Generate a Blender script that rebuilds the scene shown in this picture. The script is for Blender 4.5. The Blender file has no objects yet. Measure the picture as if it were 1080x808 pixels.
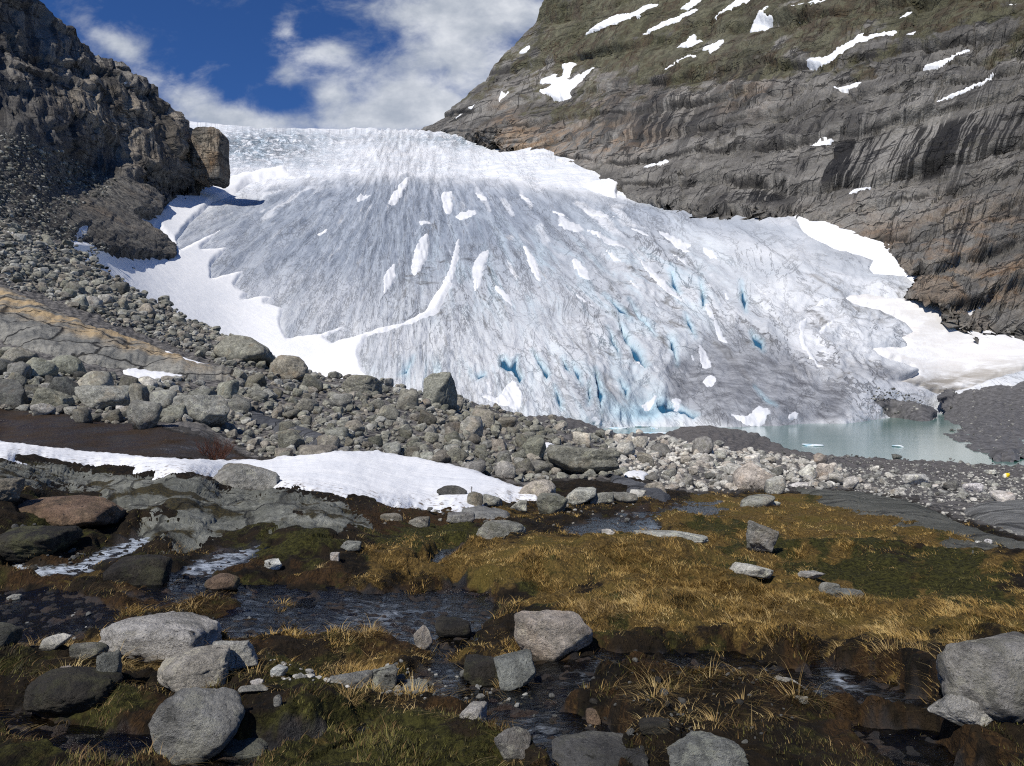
import bpy, math, random
import numpy as np
from mathutils import Vector

# ---------------------------------------------------------------- camera, sky, sun, exposure
random.seed(7); RNG = np.random.default_rng(7)
SC = bpy.context.scene
COL = SC.collection
F, U0, V0, CZ = 800.0, 540.0, 404.0, 1.7          # focal length and centre in photograph pixels, eye height
cam_d = bpy.data.cameras.new("camera"); cam = bpy.data.objects.new("camera", cam_d); COL.objects.link(cam)
cam.location = (0, 0, CZ); cam.rotation_euler = (math.radians(90), 0, 0)
cam_d.sensor_width = 36; cam_d.lens = 36 * F / 1080; cam_d.clip_start = 0.05; cam_d.clip_end = 20000
SC.camera = cam
SC.render.engine = 'CYCLES'
SC.view_settings.view_transform = 'Standard'; SC.view_settings.look = 'None'
SC.view_settings.gamma = 1; SC.view_settings.use_curve_mapping = False
SC.view_settings.exposure = -0.06
SC.cycles.use_denoising = False; SC.cycles.filter_width = 1.15; SC.cycles.sample_clamp_indirect = 4; SC.cycles.sample_clamp_direct = 12
SC.cycles.max_bounces = 6; SC.cycles.diffuse_bounces = 3; SC.cycles.glossy_bounces = 3; SC.cycles.transparent_max_bounces = 6

SUN_EL, SUN_AZ = 49.0, -147.0                       # azimuth measured from straight ahead, negative = left
sd_ = bpy.data.lights.new("sun", 'SUN'); sun = bpy.data.objects.new("sun", sd_); COL.objects.link(sun)
sd_.energy = 5.0; sd_.angle = math.radians(0.55); sd_.color = (1.0, 0.95, 0.87)
_e, _a = math.radians(SUN_EL), math.radians(SUN_AZ)
SUN = Vector((math.sin(_a) * math.cos(_e), math.cos(_a) * math.cos(_e), math.sin(_e)))
sun.rotation_euler = SUN.to_track_quat('Z', 'Y').to_euler()


class NT:
    """small helper to wire shader nodes"""
    def __init__(s, tree):
        s.t = tree; s.n = tree.nodes; s.l = tree.links
    def add(s, typ, **kw):
        n = s.n.new(typ)
        for k, v in kw.items(): setattr(n, k, v)
        return n
    def put(s, sock, v):
        if v is None: return
        if hasattr(v, 'is_output'): s.l.new(v, sock)
        elif isinstance(v, (tuple, list)) and len(v) == 3 and sock.type == 'RGBA': sock.default_value = (*v, 1)
        else: sock.default_value = v
    def math(s, op, a, b=None, c=None, clamp=False):
        n = s.add('ShaderNodeMath', operation=op, use_clamp=clamp)
        for i, v in enumerate((a, b, c)): s.put(n.inputs[i], v)
        return n.outputs[0]
    def mul(s, a, b): return s.math('MULTIPLY', a, b)
    def sum(s, a, b): return s.math('ADD', a, b)
    def mix(s, f, a, b, blend='MIX'):
        n = s.add('ShaderNodeMix', data_type='RGBA', blend_type=blend)
        s.put(n.inputs[0], f); s.put(n.inputs[6], a); s.put(n.inputs[7], b)
        return n.outputs[2]
    def step(s, v, a, b, lo=0.0, hi=1.0):
        n = s.add('ShaderNodeMapRange', interpolation_type='SMOOTHSTEP')
        s.put(n.inputs[0], v); s.put(n.inputs[1], a); s.put(n.inputs[2], b); s.put(n.inputs[3], lo); s.put(n.inputs[4], hi)
        return n.outputs[0]
    def noise(s, vec, scale, detail=5, rough=0.55, dist=0.0, typ='FBM', dim='3D'):
        n = s.add('ShaderNodeTexNoise', noise_dimensions=dim)
        s.put(n.inputs['Vector'], vec); s.put(n.inputs['Scale'], scale); s.put(n.inputs['Detail'], detail)
        s.put(n.inputs['Roughness'], rough); s.put(n.inputs['Distortion'], dist)
        return n.outputs['Fac']
    def voro(s, vec, scale, feature='F1', rnd=1.0):
        n = s.add('ShaderNodeTexVoronoi', feature=feature)
        s.put(n.inputs['Vector'], vec); s.put(n.inputs['Scale'], scale); s.put(n.inputs['Randomness'], rnd)
        return n.outputs
    def mapv(s, vec, scale=(1, 1, 1), loc=(0, 0, 0), rot=(0, 0, 0)):
        n = s.add('ShaderNodeMapping'); s.put(n.inputs[0], vec)
        n.inputs['Scale'].default_value = scale; n.inputs['Location'].default_value = loc; n.inputs['Rotation'].default_value = rot
        return n.outputs[0]
    def attr(s, name):
        return s.add('ShaderNodeAttribute', attribute_name=name).outputs['Fac']
    def attrc(s, name):
        return s.add('ShaderNodeAttribute', attribute_name=name).outputs['Color']
    def line(s, n, w):
        return s.step(s.math('ABSOLUTE', s.math('SUBTRACT', n, .5)), w, w * .25)
    def obj(s): return s.add('ShaderNodeTexCoord').outputs['Object']
    def uv(s): return s.add('ShaderNodeTexCoord').outputs['UV']
    def ramp(s, f, stops):
        n = s.add('ShaderNodeValToRGB'); s.put(n.inputs[0], f)
        e = n.color_ramp.elements
        while len(e) < len(stops): e.new(0.5)
        for q, (p, c) in zip(e, stops): q.position = p; q.color = (*c, 1)
        return n.outputs[0]
    def bump(s, h, dist, strength=1.0, nrm=None):
        n = s.add('ShaderNodeBump'); s.put(n.inputs['Height'], h); s.put(n.inputs['Distance'], dist); s.put(n.inputs['Strength'], strength)
        if nrm is not None: s.put(n.inputs['Normal'], nrm)
        return n.outputs[0]


def material(name):
    m = bpy.data.materials.new(name); m.use_nodes = True
    t = NT(m.node_tree); t.b = m.node_tree.nodes['Principled BSDF']
    t.b.inputs['Roughness'].default_value = 0.85; t.b.inputs['Specular IOR Level'].default_value = 0.3
    return m, t


def build_world():
    w = bpy.data.worlds.new("World"); SC.world = w; w.use_nodes = True
    t = NT(w.node_tree); bg = t.n['Background']
    sky = t.add('ShaderNodeTexSky', sky_type='NISHITA')
    sky.sun_disc = False; sky.sun_elevation = math.radians(SUN_EL); sky.sun_rotation = math.radians(SUN_AZ)
    sky.altitude = 1200; sky.air_density = 1.0; sky.dust_density = 0.1; sky.ozone_density = 3.0
    blue = t.mix(1.0, sky.outputs[0], (0.50, 0.88, 1.50), 'MULTIPLY')
    d = t.add('ShaderNodeTexCoord').outputs['Generated']
    sx = t.add('ShaderNodeSeparateXYZ'); t.put(sx.inputs[0], d)
    yy = t.math('MAXIMUM', t.math('ABSOLUTE', sx.outputs[1]), 0.08)
    X = t.math('DIVIDE', sx.outputs[0], yy); Y = t.math('DIVIDE', sx.outputs[2], yy)
    cx = t.add('ShaderNodeCombineXYZ'); t.put(cx.inputs[0], X); t.put(cx.inputs[1], t.mul(Y, 1.5)); t.put(cx.inputs[2], sx.outputs[1])
    n1 = t.noise(cx.outputs[0], 5.5, 9, 0.6, 0.25); n2 = t.noise(t.mapv(cx.outputs[0], loc=(3.1, 7.7, 0)), 17, 7, 0.62, 0.3)
    n = t.sum(t.mul(n1, 0.68), t.mul(n2, 0.32))
    def blob(u, v, ru, rv, slope=0.0):
        x0, y0 = (u - U0) / F, (V0 - v) / F
        dx = t.math('SUBTRACT', X, x0)
        a = t.math('DIVIDE', dx, ru / F); b = t.math('DIVIDE', t.math('SUBTRACT', t.math('SUBTRACT', Y, y0), t.mul(dx, slope)), rv / F)
        r2 = t.sum(t.mul(a, a), t.mul(b, b))
        return t.math('EXPONENT', t.mul(r2, -1.0))
    cover = 0.0
    for (wt, args) in ((0.30, (490, 75, 95, 62, 0.2)), (0.24, (420, 118, 75, 26)), (0.27, (225, 118, 110, 24, -0.38)), (0.15, (320, 128, 150, 16)),
                       (0.22, (347, 98, 18, 14)), (0.15, (299, 32, 15, 12)), (0.3, (490, 8, 110, 26)), (0.2, (340, 55, 40, 14)), (0.16, (300, 80, 30, 12)), (0.2, (120, 45, 40, 14, -0.5)),
                       (0.22, (-500, 60, 260, 110)), (0.25, (1600, 60, 400, 160))):
        cover = t.sum(t.mul(blob(*args), wt), cover)
    behind = t.step(sx.outputs[1], 0.0, -0.3, 0.0, 0.03)  # unseen extra cloud cover behind the camera, added to whiten the ambient light
    cover = t.sum(cover, behind)
    dens = t.step(t.sum(n, cover), 0.56, 0.84)
    shade = t.noise(cx.outputs[0], 9, 6, 0.6)
    ccol = t.mix(t.step(shade, 0.3, 0.75), (7.6, 8.4, 9.6), (16.5, 16.8, 17.2))
    col = t.mix(t.mul(dens, 0.86), blue, ccol)
    t.put(bg.inputs[0], col); bg.inputs[1].default_value = 0.06
build_world()

# ---------------------------------------------------------------- numeric helpers: noise, splines of depth, polygons
_perm = RNG.permutation(256).astype(np.int32); _perm = np.concatenate([_perm, _perm, _perm])
_grad = RNG.normal(size=(256, 3)).astype(np.float32); _grad /= np.linalg.norm(_grad, axis=1)[:, None]
def noise3(P):
    P = np.asarray(P, np.float32); shp = P.shape[:-1]; P = P.reshape(-1, 3)
    I = np.floor(P); f = P - I; I = I.astype(np.int64) & 255
    w = f * f * f * (f * (f * 6 - 15) + 10)
    out = np.zeros(len(P), np.float32)
    for dx in (0, 1):
        wx = w[:, 0] if dx else 1 - w[:, 0]; px = _perm[(I[:, 0] + dx) & 255]
        for dy in (0, 1):
            wy = wx * (w[:, 1] if dy else 1 - w[:, 1]); py = _perm[(px + I[:, 1] + dy) & 255]
            for dz in (0, 1):
                g = _grad[_perm[(py + I[:, 2] + dz) & 255]]
                dot = g[:, 0] * (f[:, 0] - dx) + g[:, 1] * (f[:, 1] - dy) + g[:, 2] * (f[:, 2] - dz)
                out += wy * (w[:, 2] if dz else 1 - w[:, 2]) * dot
    return (out * 1.5).reshape(shp)
def fbm(P, o=4, g=0.5, lac=2.03):
    P = np.asarray(P, np.float32); s = 0; a = 1.0; t = 0
    for i in range(o):
        s = s + a * noise3(P + 17.3 * i); t += a; a *= g; P = P * lac
    return s / t * 1.3
def ridged(P, o=4, g=0.5):
    P = np.asarray(P, np.float32); s = 0; a = 1.0; t = 0
    for i in range(o):
        s = s + a * (1 - 2 * np.abs(noise3(P + 11.1 * i))); t += a; a *= g; P = P * 2.07
    return s / t
def worley2(x, y, seed=0):
    """F1, F2 distances and a cell value, 2D"""
    ix, iy = np.floor(x).astype(np.int64), np.floor(y).astype(np.int64)
    f1 = np.full(x.shape, 9.0); f2 = np.full(x.shape, 9.0); cid = np.zeros(x.shape)
    for a in (-1, 0, 1):
        for b in (-1, 0, 1):
            h = _perm[(_perm[(ix + a + seed) & 255] + iy + b) & 255]
            h2 = _perm[(h + 71) & 255]; h3 = _perm[(h + 133) & 255]
            d = np.hypot(ix + a + (h + .5) / 256 - x, iy + b + (h2 + .5) / 256 - y)
            c = d < f1
            f2 = np.where(c, f1, np.minimum(f2, d)); cid = np.where(c, h3 / 255., cid); f1 = np.where(c, d, f1)
    return f1, f2, cid
def facets(x, y, seed=0):
    """broken planes: a tilted flat piece per cell, and the closeness to its joints"""
    ix, iy = np.floor(x).astype(np.int64), np.floor(y).astype(np.int64)
    f1 = np.full(x.shape, 9.0); f2 = np.full(x.shape, 9.0); h = np.zeros(x.shape)
    for a in (-1, 0, 1):
        for b in (-1, 0, 1):
            k = _perm[(_perm[(ix + a + seed) & 255] + iy + b) & 255]; k2 = _perm[(k + 71) & 255]; k3 = _perm[(k + 133) & 255]; k4 = _perm[(k + 201) & 255]; k5 = _perm[(k + 29) & 255]
            dx = x - (ix + a + (k + .5) / 256); dy = y - (iy + b + (k2 + .5) / 256); d = np.hypot(dx, dy); c = d < f1
            f2 = np.where(c, f1, np.minimum(f2, d)); f1 = np.where(c, d, f1)
            h = np.where(c, (k3 / 128. - 1) * .6 + dx * (k4 / 128. - 1) * 1.1 + dy * (k5 / 128. - 1) * 1.1, h)
    return h, f2 - f1
def UV3(u, v, z=0.0): return np.stack([u, v, np.broadcast_to(z, np.shape(u))], -1)
def sstep(x, a, b):
    t = np.clip((x - a) / (b - a), 0, 1); return t * t * (3 - 2 * t)
def gauss(u, v, cu, cv, ru, rv, slope=0.0):
    return np.exp(-(((u - cu) / ru) ** 2 + ((v - cv - slope * (u - cu)) / rv) ** 2))
def sdist(u, v, poly):
    """signed distance to a polygon, positive inside"""
    u = np.asarray(u, float); v = np.asarray(v, float)
    best = np.full(u.shape, 1e9); ins = np.zeros(u.shape, bool); n = len(poly)
    for i in range(n):
        ax, ay = poly[i]; bx, by = poly[(i + 1) % n]
        ex, ey = bx - ax, by - ay; L = ex * ex + ey * ey + 1e-9
        t = np.clip(((u - ax) * ex + (v - ay) * ey) / L, 0, 1)
        best = np.minimum(best, np.hypot(u - ax - t * ex, v - ay - t * ey))
        c = (ay > v) != (by > v)
        with np.errstate(divide='ignore', invalid='ignore'):
            ins ^= c & (u < (bx - ax) * (v - ay) / ((by - ay) if by != ay else 1e-9) + ax)
    return np.where(ins, best, -best)
def curve(u, pts):
    p = np.array(pts, float); return np.interp(u, p[:, 0], p[:, 1])


class Layer:
    """a surface of the place: distance given at survey points, thin-plate interpolated, plus relief along the normal"""
    def __init__(s, pts, relief):
        p = np.array(pts, float); s.c = p[:, :2] / 100; n = len(p)
        K = s._k(s.c, s.c) + np.eye(n) * 1e-4
        A = np.zeros((n + 3, n + 3)); A[:n, :n] = K
        Q = np.c_[np.ones(n), s.c]; A[:n, n:] = Q; A[n:, :n] = Q.T
        s.w = np.linalg.solve(A, np.r_[np.log(p[:, 2]), 0, 0, 0]); s.relief = relief
    @staticmethod
    def _k(a, b):
        r2 = ((a[:, None, :] - b[None, :, :]) ** 2).sum(-1); return 0.5 * r2 * np.log(r2 + 1e-12)
    def dist(s, u, v):
        u = np.asarray(u, float); shp = u.shape; q = np.c_[u.ravel(), np.broadcast_to(np.asarray(v, float), shp).ravel()] / 100
        out = np.empty(len(q)); n = len(s.c)
        for i in range(0, len(q), 40000):
            b = q[i:i + 40000]; out[i:i + 40000] = s._k(b, s.c) @ s.w[:n] + s.w[n] + b @ s.w[n + 1:]
        return np.exp(out).reshape(shp)
    def base(s, u, v):
        d = s.dist(u, v); return np.stack([d * (u - U0) / F, d, CZ - (v - V0) / F * d], -1)
    def normal(s, u, v, e=3.0, P=None):
        if P is not None and P.ndim == 3 and min(P.shape[:2]) > 3:
            n = np.cross(np.gradient(P, axis=1), np.gradient(P, axis=0)); n /= np.linalg.norm(n, axis=-1, keepdims=True) + 1e-12
            return n
        a = s.base(u + e, v) - s.base(u - e, v); b = s.base(u, v - e) - s.base(u, v + e)
        n = np.cross(a, b); n /= np.linalg.norm(n, axis=-1, keepdims=True) + 1e-12
        return n
    def surf(s, u, v, rough=1.0, lift=0.0):
        """lift and relief in metres along the normal"""
        P = s.base(u, v); N = s.normal(u, v, P=P)
        h = s.relief(u, v, P) * rough if rough else 0.0
        return P + N * np.asarray(h + lift)[..., None] if not np.isscalar(h + lift) else P + N * (h + lift)


def grid_mesh(name, P, mat, attrs=None, uv=None, keep=None, parent=None, smooth=True):
    """P: (rows, cols, 3) vertex lattice; attrs: dict name -> (rows, cols); keep: (rows, cols) bool on vertices"""
    r, c = P.shape[:2]
    idx = np.arange(r * c).reshape(r, c)
    q = np.stack([idx[:-1, :-1], idx[:-1, 1:], idx[1:, 1:], idx[1:, :-1]], -1).reshape(-1, 4)
    used = np.arange(r * c)
    if keep is not None:
        q = q[keep.ravel()[q].any(1)]
        used = np.unique(q); remap = np.zeros(r * c, np.int64); remap[used] = np.arange(len(used)); q = remap[q]
    V = P.reshape(-1, 3)[used]
    return raw_mesh(name, V, q, mat, {k: np.asarray(a, np.float32).reshape(-1)[used] for k, a in (attrs or {}).items()},
                    None if uv is None else uv.reshape(-1, 2)[used], parent, smooth)
def raw_mesh(name, V, Q, mat, attrs=None, uv=None, parent=None, smooth=True):
    me = bpy.data.meshes.new(name); k = Q.shape[1]
    me.vertices.add(len(V)); me.vertices.foreach_set('co', np.asarray(V, np.float32).ravel())
    me.loops.add(Q.size); me.loops.foreach_set('vertex_index', Q.astype(np.int32).ravel())
    me.polygons.add(len(Q)); me.polygons.foreach_set('loop_start', np.arange(0, Q.size, k, dtype=np.int32))
    me.polygons.foreach_set('use_smooth', np.full(len(Q), smooth))
    for n, a in (attrs or {}).items():
        at = me.attributes.new(n, 'FLOAT', 'POINT'); at.data.foreach_set('value', np.asarray(a, np.float32))
    if uv is not None:
        l = me.uv_layers.new(name='UVMap'); l.data.foreach_set('uv', np.asarray(uv[Q.ravel()], np.float32).ravel())
    me.update(); me.validate()
    if mat: me.materials.append(mat)
    o = bpy.data.objects.new(name, me); COL.objects.link(o)
    if parent: o.parent = parent
    return o
def tag(o, label=None, cat=None, group=None, kind=None):
    if label: o['label'] = label
    if cat: o['category'] = cat
    if group: o['group'] = group
    if kind: o['kind'] = kind
    return o

def overlay(name, layer, poly, mat, thick, edge=4.0, res=1.3, wob=1.5, wobs=9.0, rough=0.6, sink=None, parent=None, extra=None, bulge=0.0, hard=False, lump=None):
    """a sheet with real thickness lying on a layer inside a (pixel-surveyed) outline; it dips below the surface at its edge.
    thick, sink: in pixels at that distance, turned to metres"""
    p = np.array(poly, float); pad = edge + wob + 2
    u = np.arange(p[:, 0].min() - pad, p[:, 0].max() + pad, res); v = np.arange(p[:, 1].min() - pad, p[:, 1].max() + pad, res)
    Ug, Vg = np.meshgrid(u, v[::-1])
    sd = sdist(Ug, Vg, poly) + wob * fbm(UV3(Ug / wobs, Vg / (wobs * .7), p[0, 0] * .37), 3)
    k = layer.dist(Ug, Vg) / F
    sink = thick * 1.2 if sink is None else sink
    h = thick * (np.sqrt(np.clip(sd / edge, 0, 1)) if hard else sstep(sd, -0.15 * edge, edge)) - sink * sstep(-sd, 0, edge)
    if bulge: h = h + bulge * np.clip(sd / 30, 0, 1)
    if lump: h = h + sstep(sd, 0, edge) * lump[0] * fbm(UV3(Ug / lump[1], Vg / lump[1] * 1.6, 3.3), 4)
    P = layer.surf(Ug, Vg, rough, h * k)
    at = {'sd': sd / edge}
    if extra: at.update(extra(Ug, Vg, P))
    return grid_mesh(name, P, mat, at, np.stack([Ug / 100, Vg / 100], -1), sd > -edge, parent)

def round_off(poly, n=2):
    p = np.array(poly, float)
    for _ in range(n):
        q = np.roll(p, -1, 0); p = np.stack([.75 * p + .25 * q, .25 * p + .75 * q], 1).reshape(-1, 2)
    return [tuple(a) for a in p]

def back_rows(P, steps, vec):
    """continue the last row of a lattice over the far side so that the surface has a back"""
    rows = [P]
    for s in steps: rows.append(P[-1:] + np.asarray(vec)[None, None, :] * s)
    return np.concatenate(rows, 0)
def ext(a, n): return np.concatenate([a] + [a[-1:]] * n, 0)
#MATERIALS
# ---------------------------------------------------------------- surfaces surveyed from the place
def ice_uv(u, v):
    w = sstep(u, 370, 530); ou = 432 + (400 - 432) * w; ov = 138 + (60 - 138) * w
    du = u - ou; dv = np.maximum(v - ov, 4.0)
    th = np.arctan2(du, dv); R = np.log(np.hypot(du, dv) / 60.0)
    return th * 2.2, R * 2.2
BROW = [(150, 245), (215, 222), (250, 207), (300, 192), (360, 186), (430, 183), (520, 189), (600, 200), (680, 212), (760, 222), (850, 226), (1200, 240)]
CREVASSES = [
    (7, [(653, 346), (658, 350), (664, 360), (675, 376), (681, 392), (678, 393), (668, 379), (659, 361)]),
    (6, [(561, 372), (571, 383), (579, 396), (577, 403), (569, 389)]),
    (5, [(527, 381), (533, 381), (538, 388), (546, 380), (545, 390), (551, 400), (548, 407), (540, 395), (533, 393), (527, 390)]),
    (4, [(502, 399), (511, 396), (511, 401), (504, 403)]),
    (4, [(592, 381), (599, 389), (601, 397), (595, 391)]),
    (4, [(603, 387), (611, 398), (613, 409), (607, 400)]),
    (5, [(626, 393), (632, 406), (634, 421), (630, 438), (628, 418)]),
    (5, [(652, 405), (662, 412), (659, 422), (655, 414)]),
    (4, [(620, 407), (623, 421), (619, 431)]),
    (5, [(662, 319), (672, 333), (684, 348), (689, 358), (678, 347)]),
    (5, [(703, 361), (709, 367), (713, 387), (706, 375)]),
    (7, [(691, 429), (704, 427), (724, 432), (737, 441), (731, 445), (713, 440), (696, 440)]),
    (4, [(421, 398), (436, 379), (429, 394)]),
    (4, [(796, 408), (816, 433), (810, 429)]),
    (4, [(738, 298), (742, 318), (744, 330), (739, 326)]), (3, [(636, 312), (650, 326), (664, 342), (652, 334)]),
    (3, [(782, 300), (787, 322), (786, 334), (781, 320)]), (4, [(792, 352), (803, 363), (804, 374), (795, 366)]),
    (3, [(706, 288), (714, 303), (716, 312), (708, 302)]), (3, [(640, 350), (650, 368), (652, 380), (644, 366)]),
    (3, [(720, 336), (729, 352), (731, 362), (723, 350)]), (3, [(584, 410), (592, 424), (592, 434), (586, 424)]),
]
def crev(u, v):
    """depth (pixels) of the open crevasses and how blue the ice near them is"""
    dep = np.zeros(np.shape(u)); blue = np.zeros(np.shape(u))
    for dd, pl in CREVASSES:
        p = np.array(pl, float); x0, x1, y0, y1 = p[:, 0].min() - 16, p[:, 0].max() + 16, p[:, 1].min() - 16, p[:, 1].max() + 16
        m = (u > x0) & (u < x1) & (v > y0) & (v < y1)
        if not m.any(): continue
        uu, vv = u[m], v[m]
        sd = sdist(uu + 1.2 * noise3(UV3(uu / 5, vv / 5)), vv, pl)
        dep[m] = np.maximum(dep[m], dd * sstep(sd, -0.8, 1.6)); blue[m] = np.maximum(blue[m], np.maximum(sstep(sd, -0.6, 1.4), 0.30 * sstep(sd, -5, 0)))
    return dep, blue

LEFTSNOW = [(40, 240), (75, 254), (110, 258), (150, 263), (184, 269), (182, 257), (165, 241), (150, 229), (136, 221), (150, 219), (172, 220), (173, 206), (150, 190), (149, 172), (175, 181), (206, 193), (235, 188), (262, 181), (300, 175), (305, 184),
            (262, 192), (250, 203), (224, 213), (212, 226), (200, 237), (187, 253), (190, 263), (215, 250), (238, 240), (212, 263), (242, 261), (224, 280), (223, 293), (240, 289), (258, 285), (248, 302), (262, 311), (257, 316), (272, 313), (287, 313),
            (280, 320), (300, 325), (296, 340), (303, 357), (325, 354), (343, 351), (362, 344), (343, 357), (350, 361), (370, 356), (393, 348), (425, 340), (447, 329), (462, 306), (470, 296), (477, 300), (464, 328), (450, 337), (410, 350), (387, 357),
            (379, 373), (382, 388), (393, 401), (420, 428), (330, 436), (200, 380), (60, 310), (30, 260)]
S1SNOW = [(836, 228), (850, 224), (872, 232), (897, 242), (925, 252), (950, 256), (970, 262), (985, 276), (981, 291), (963, 301), (953, 294), (935, 294), (920, 293), (914, 286), (920, 276), (900, 270), (880, 265), (862, 257), (846, 246)]
S2SNOW = [(884, 316), (900, 311), (912, 311), (937, 314), (958, 316), (968, 307), (984, 304), (1001, 312), (1032, 321), (1052, 320), (1070, 328), (1150, 352), (1220, 360), (1220, 398), (1150, 400), (1080, 395), (1053, 402), (1020, 414), (987, 420), (967, 413), (937, 405), (948, 401),
          (962, 396), (950, 389), (923, 378), (914, 368), (935, 366), (953, 366), (946, 357), (960, 352), (953, 344), (933, 334), (910, 327)]
def flow_ridges(u, v):
    A, R = ice_uv(u, v); wA = A + .06 * fbm(UV3(u / 55, v / 55, 2), 3)
    return ridged(UV3(wA * 4.2, R * 1.5, 3.3), 3), ridged(UV3(wA * 10, R * 3.0, 6.3), 3)
def relief_ice(u, v, P):
    k = P[..., 1] / F; A, R = ice_uv(u, v)
    below = sstep(v - curve(u, BROW), -6, 14)
    front = sstep(v, 300, 400) * sstep(u, 380, 470)
    right = sstep(u, 560, 700)
    h = 3.0 * fbm(UV3(A * 2.6, R * 2.2), 3)
    wA = A + .05 * fbm(UV3(u / 40, v / 40, 2), 3)
    g1, g2 = flow_ridges(u, v)
    h = h + below * (4.6 * (g1 - .25) + 2.0 * (g2 - .25)) * (0.4 + 0.75 * right + 0.6 * front)
    h = h + below * (right * 1.1 + .3) * 2.3 * ridged(UV3(wA * 5 + R * 3, R * 6 - wA * 2, 1.3), 3)
    h = h + below * 0.2 * fbm(UV3(u / 6, v / 5), 3)
    h = h + front * (3.4 * fbm(UV3(A * 7, R * 5, 1.7), 4) + 2.4 * ridged(UV3(A * 20, R * 10, 2.2), 3))
    fall = gauss(u, v, 268, 155, 62, 17) + 0.45 * gauss(u, v, 400, 150, 110, 12) + 0.6 * gauss(u, v, 480, 150, 40, 10)
    h = h + fall * (3.2 * ridged(UV3(u / 26, v / 7.5, 5), 5) + 2.0 * ridged(UV3(u / 8, v / 8, 1), 3))
    chaos = gauss(u, v, 905, 365, 58, 48)
    h = h + chaos * (4.0 * fbm(UV3(u / 17, v / 13, 9), 5) + 2.0 * ridged(UV3(u / 13, v / 9, 4), 3))
    snout = sstep(sdist(u, v, SNOUT), -6, 8)
    h = h * (1 - 0.55 * snout) + snout * (6.0 * fbm(UV3(u / 40, v / 30, 2), 2) + 0.8 * ridged(UV3(u / 18, v / 14, 3), 3) + 0.5 * fbm(UV3(u / 5, v / 5, 3), 3))
    dep, _ = crev(u, v)
    under = np.maximum.reduce([sstep(sdist(u, v, q), -2, 7) for q in (LEFTSNOW, S1SNOW, S2SNOW)])
    return ((h - dep) * (1 - .9 * under) - 1.5 * under) * k
SNOUT = [(700, 395), (725, 372), (750, 348), (775, 345), (805, 352), (835, 370), (860, 392), (880, 415), (895, 438), (880, 452), (835, 455), (760, 455), (735, 440), (705, 425)]

LEDGES = [[(440, -300), (1300, -500)], [(440, 20), (560, 30), (640, 8), (760, -30), (1300, -120)], [(440, 95), (540, 74), (600, 62), (700, 44), (800, 30), (900, 12), (1080, -10), (1300, -40)],
          [(440, 128), (540, 112), (640, 96), (720, 80), (800, 68), (870, 72), (960, 50), (1080, 40), (1300, 0)], [(440, 146), (540, 134), (640, 122), (720, 112), (800, 100), (880, 88), (960, 74), (1080, 58), (1300, 20)],
          [(440, 156), (540, 150), (600, 146), (700, 142), (760, 132), (830, 118), (880, 104), (960, 94), (1080, 78), (1300, 40)], [(440, 176), (520, 172), (600, 168), (660, 172), (720, 164), (770, 152), (830, 156), (880, 146), (940, 129), (1000, 113), (1080, 92), (1300, 50)],
          [(440, 215), (600, 204), (700, 194), (760, 188), (830, 202), (870, 199), (930, 194), (985, 178), (1030, 169), (1080, 153), (1300, 110)], [(440, 240), (760, 224), (850, 242), (900, 226), (960, 208), (1020, 194), (1080, 183), (1300, 140)],
          [(440, 260), (760, 250), (900, 258), (960, 250), (1020, 232), (1080, 214), (1300, 170)], [(440, 300), (760, 276), (900, 284), (980, 288), (1040, 266), (1080, 250), (1300, 210)], [(440, 380), (900, 330), (1000, 322), (1080, 300), (1300, 260)], [(440, 600), (1300, 520)]]
def wall_coords(u, v):
    uu = u + 7 * fbm(UV3(u / 60, v / 60, 1), 3); vv = v + 5 * fbm(UV3(u / 45, v / 45, 5), 4)
    L = np.stack([curve(uu, l) for l in LEDGES]); n = len(LEDGES); i = np.clip((vv[None] >= L).sum(0), 1, n - 1)
    hi = np.take_along_axis(L, i[None] - 1, 0)[0]; lo = np.take_along_axis(L, i[None], 0)[0]; gap = np.maximum(lo - hi, 4)
    a = math.radians(17); q = uu * math.sin(a) + vv * math.cos(a); s = uu * math.cos(a) - vv * math.sin(a)
    return uu, vv, (vv - hi) / gap, gap, i, q, s, uu + .5 * vv
def relief_right(u, v, P):
    k = P[..., 1] / F; uu, vv, f, gap, i, q, s, c = wall_coords(u, v)
    part = .6 + 1.3 * fbm(UV3(s / 70, i * 7.7, 1), 3); amp = np.clip(gap * .45, 3, 20) * np.clip(part, .25, 1.4)
    h = amp * (np.clip(f, 0, 1) ** .7 * (1 - sstep(f, .90, 1.0)) - .45)
    h = h + 5 * fbm(UV3(s / 90, q / 50, 2), 3)
    w2 = q / 13 + 1.3 * fbm(UV3(s / 90, q / 40, 7), 2); f2 = w2 - np.floor(w2); on = sstep(fbm(UV3(s / 60, q / 30, 13), 3), -.1, .35)
    h = h + 2.8 * on * (np.sqrt(f2) * (1 - sstep(f2, .82, 1.0)) - .5)
    slab = np.clip(gauss(u, v, 960, 150, 140, 34, -.28) + .6 * gauss(u, v, 790, 200, 70, 22), 0, 1)
    fa, ea = facets(s / 48, q / 22, 1); fb_, eb = facets(c / 17, q / 12, 4); fc, ec = facets(u / 6.5, v / 5, 8)
    top = sstep(v + .1 * (u - 600), 110, 50)
    h = h + (1 - .8 * slab) * (3.4 * fa + 2.2 * fb_ + 1.1 * fc - 1.6 * (1 - sstep(ea, 0, .06))) + top * 1.4 * fbm(UV3(u / 9, v / 6, 3), 4)
    h = h + slab * 1.2 * fbm(UV3(c / 14, vv / 70, 4), 3)
    return h * k * np.clip(620 / P[..., 1], .55, 1.15)
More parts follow.
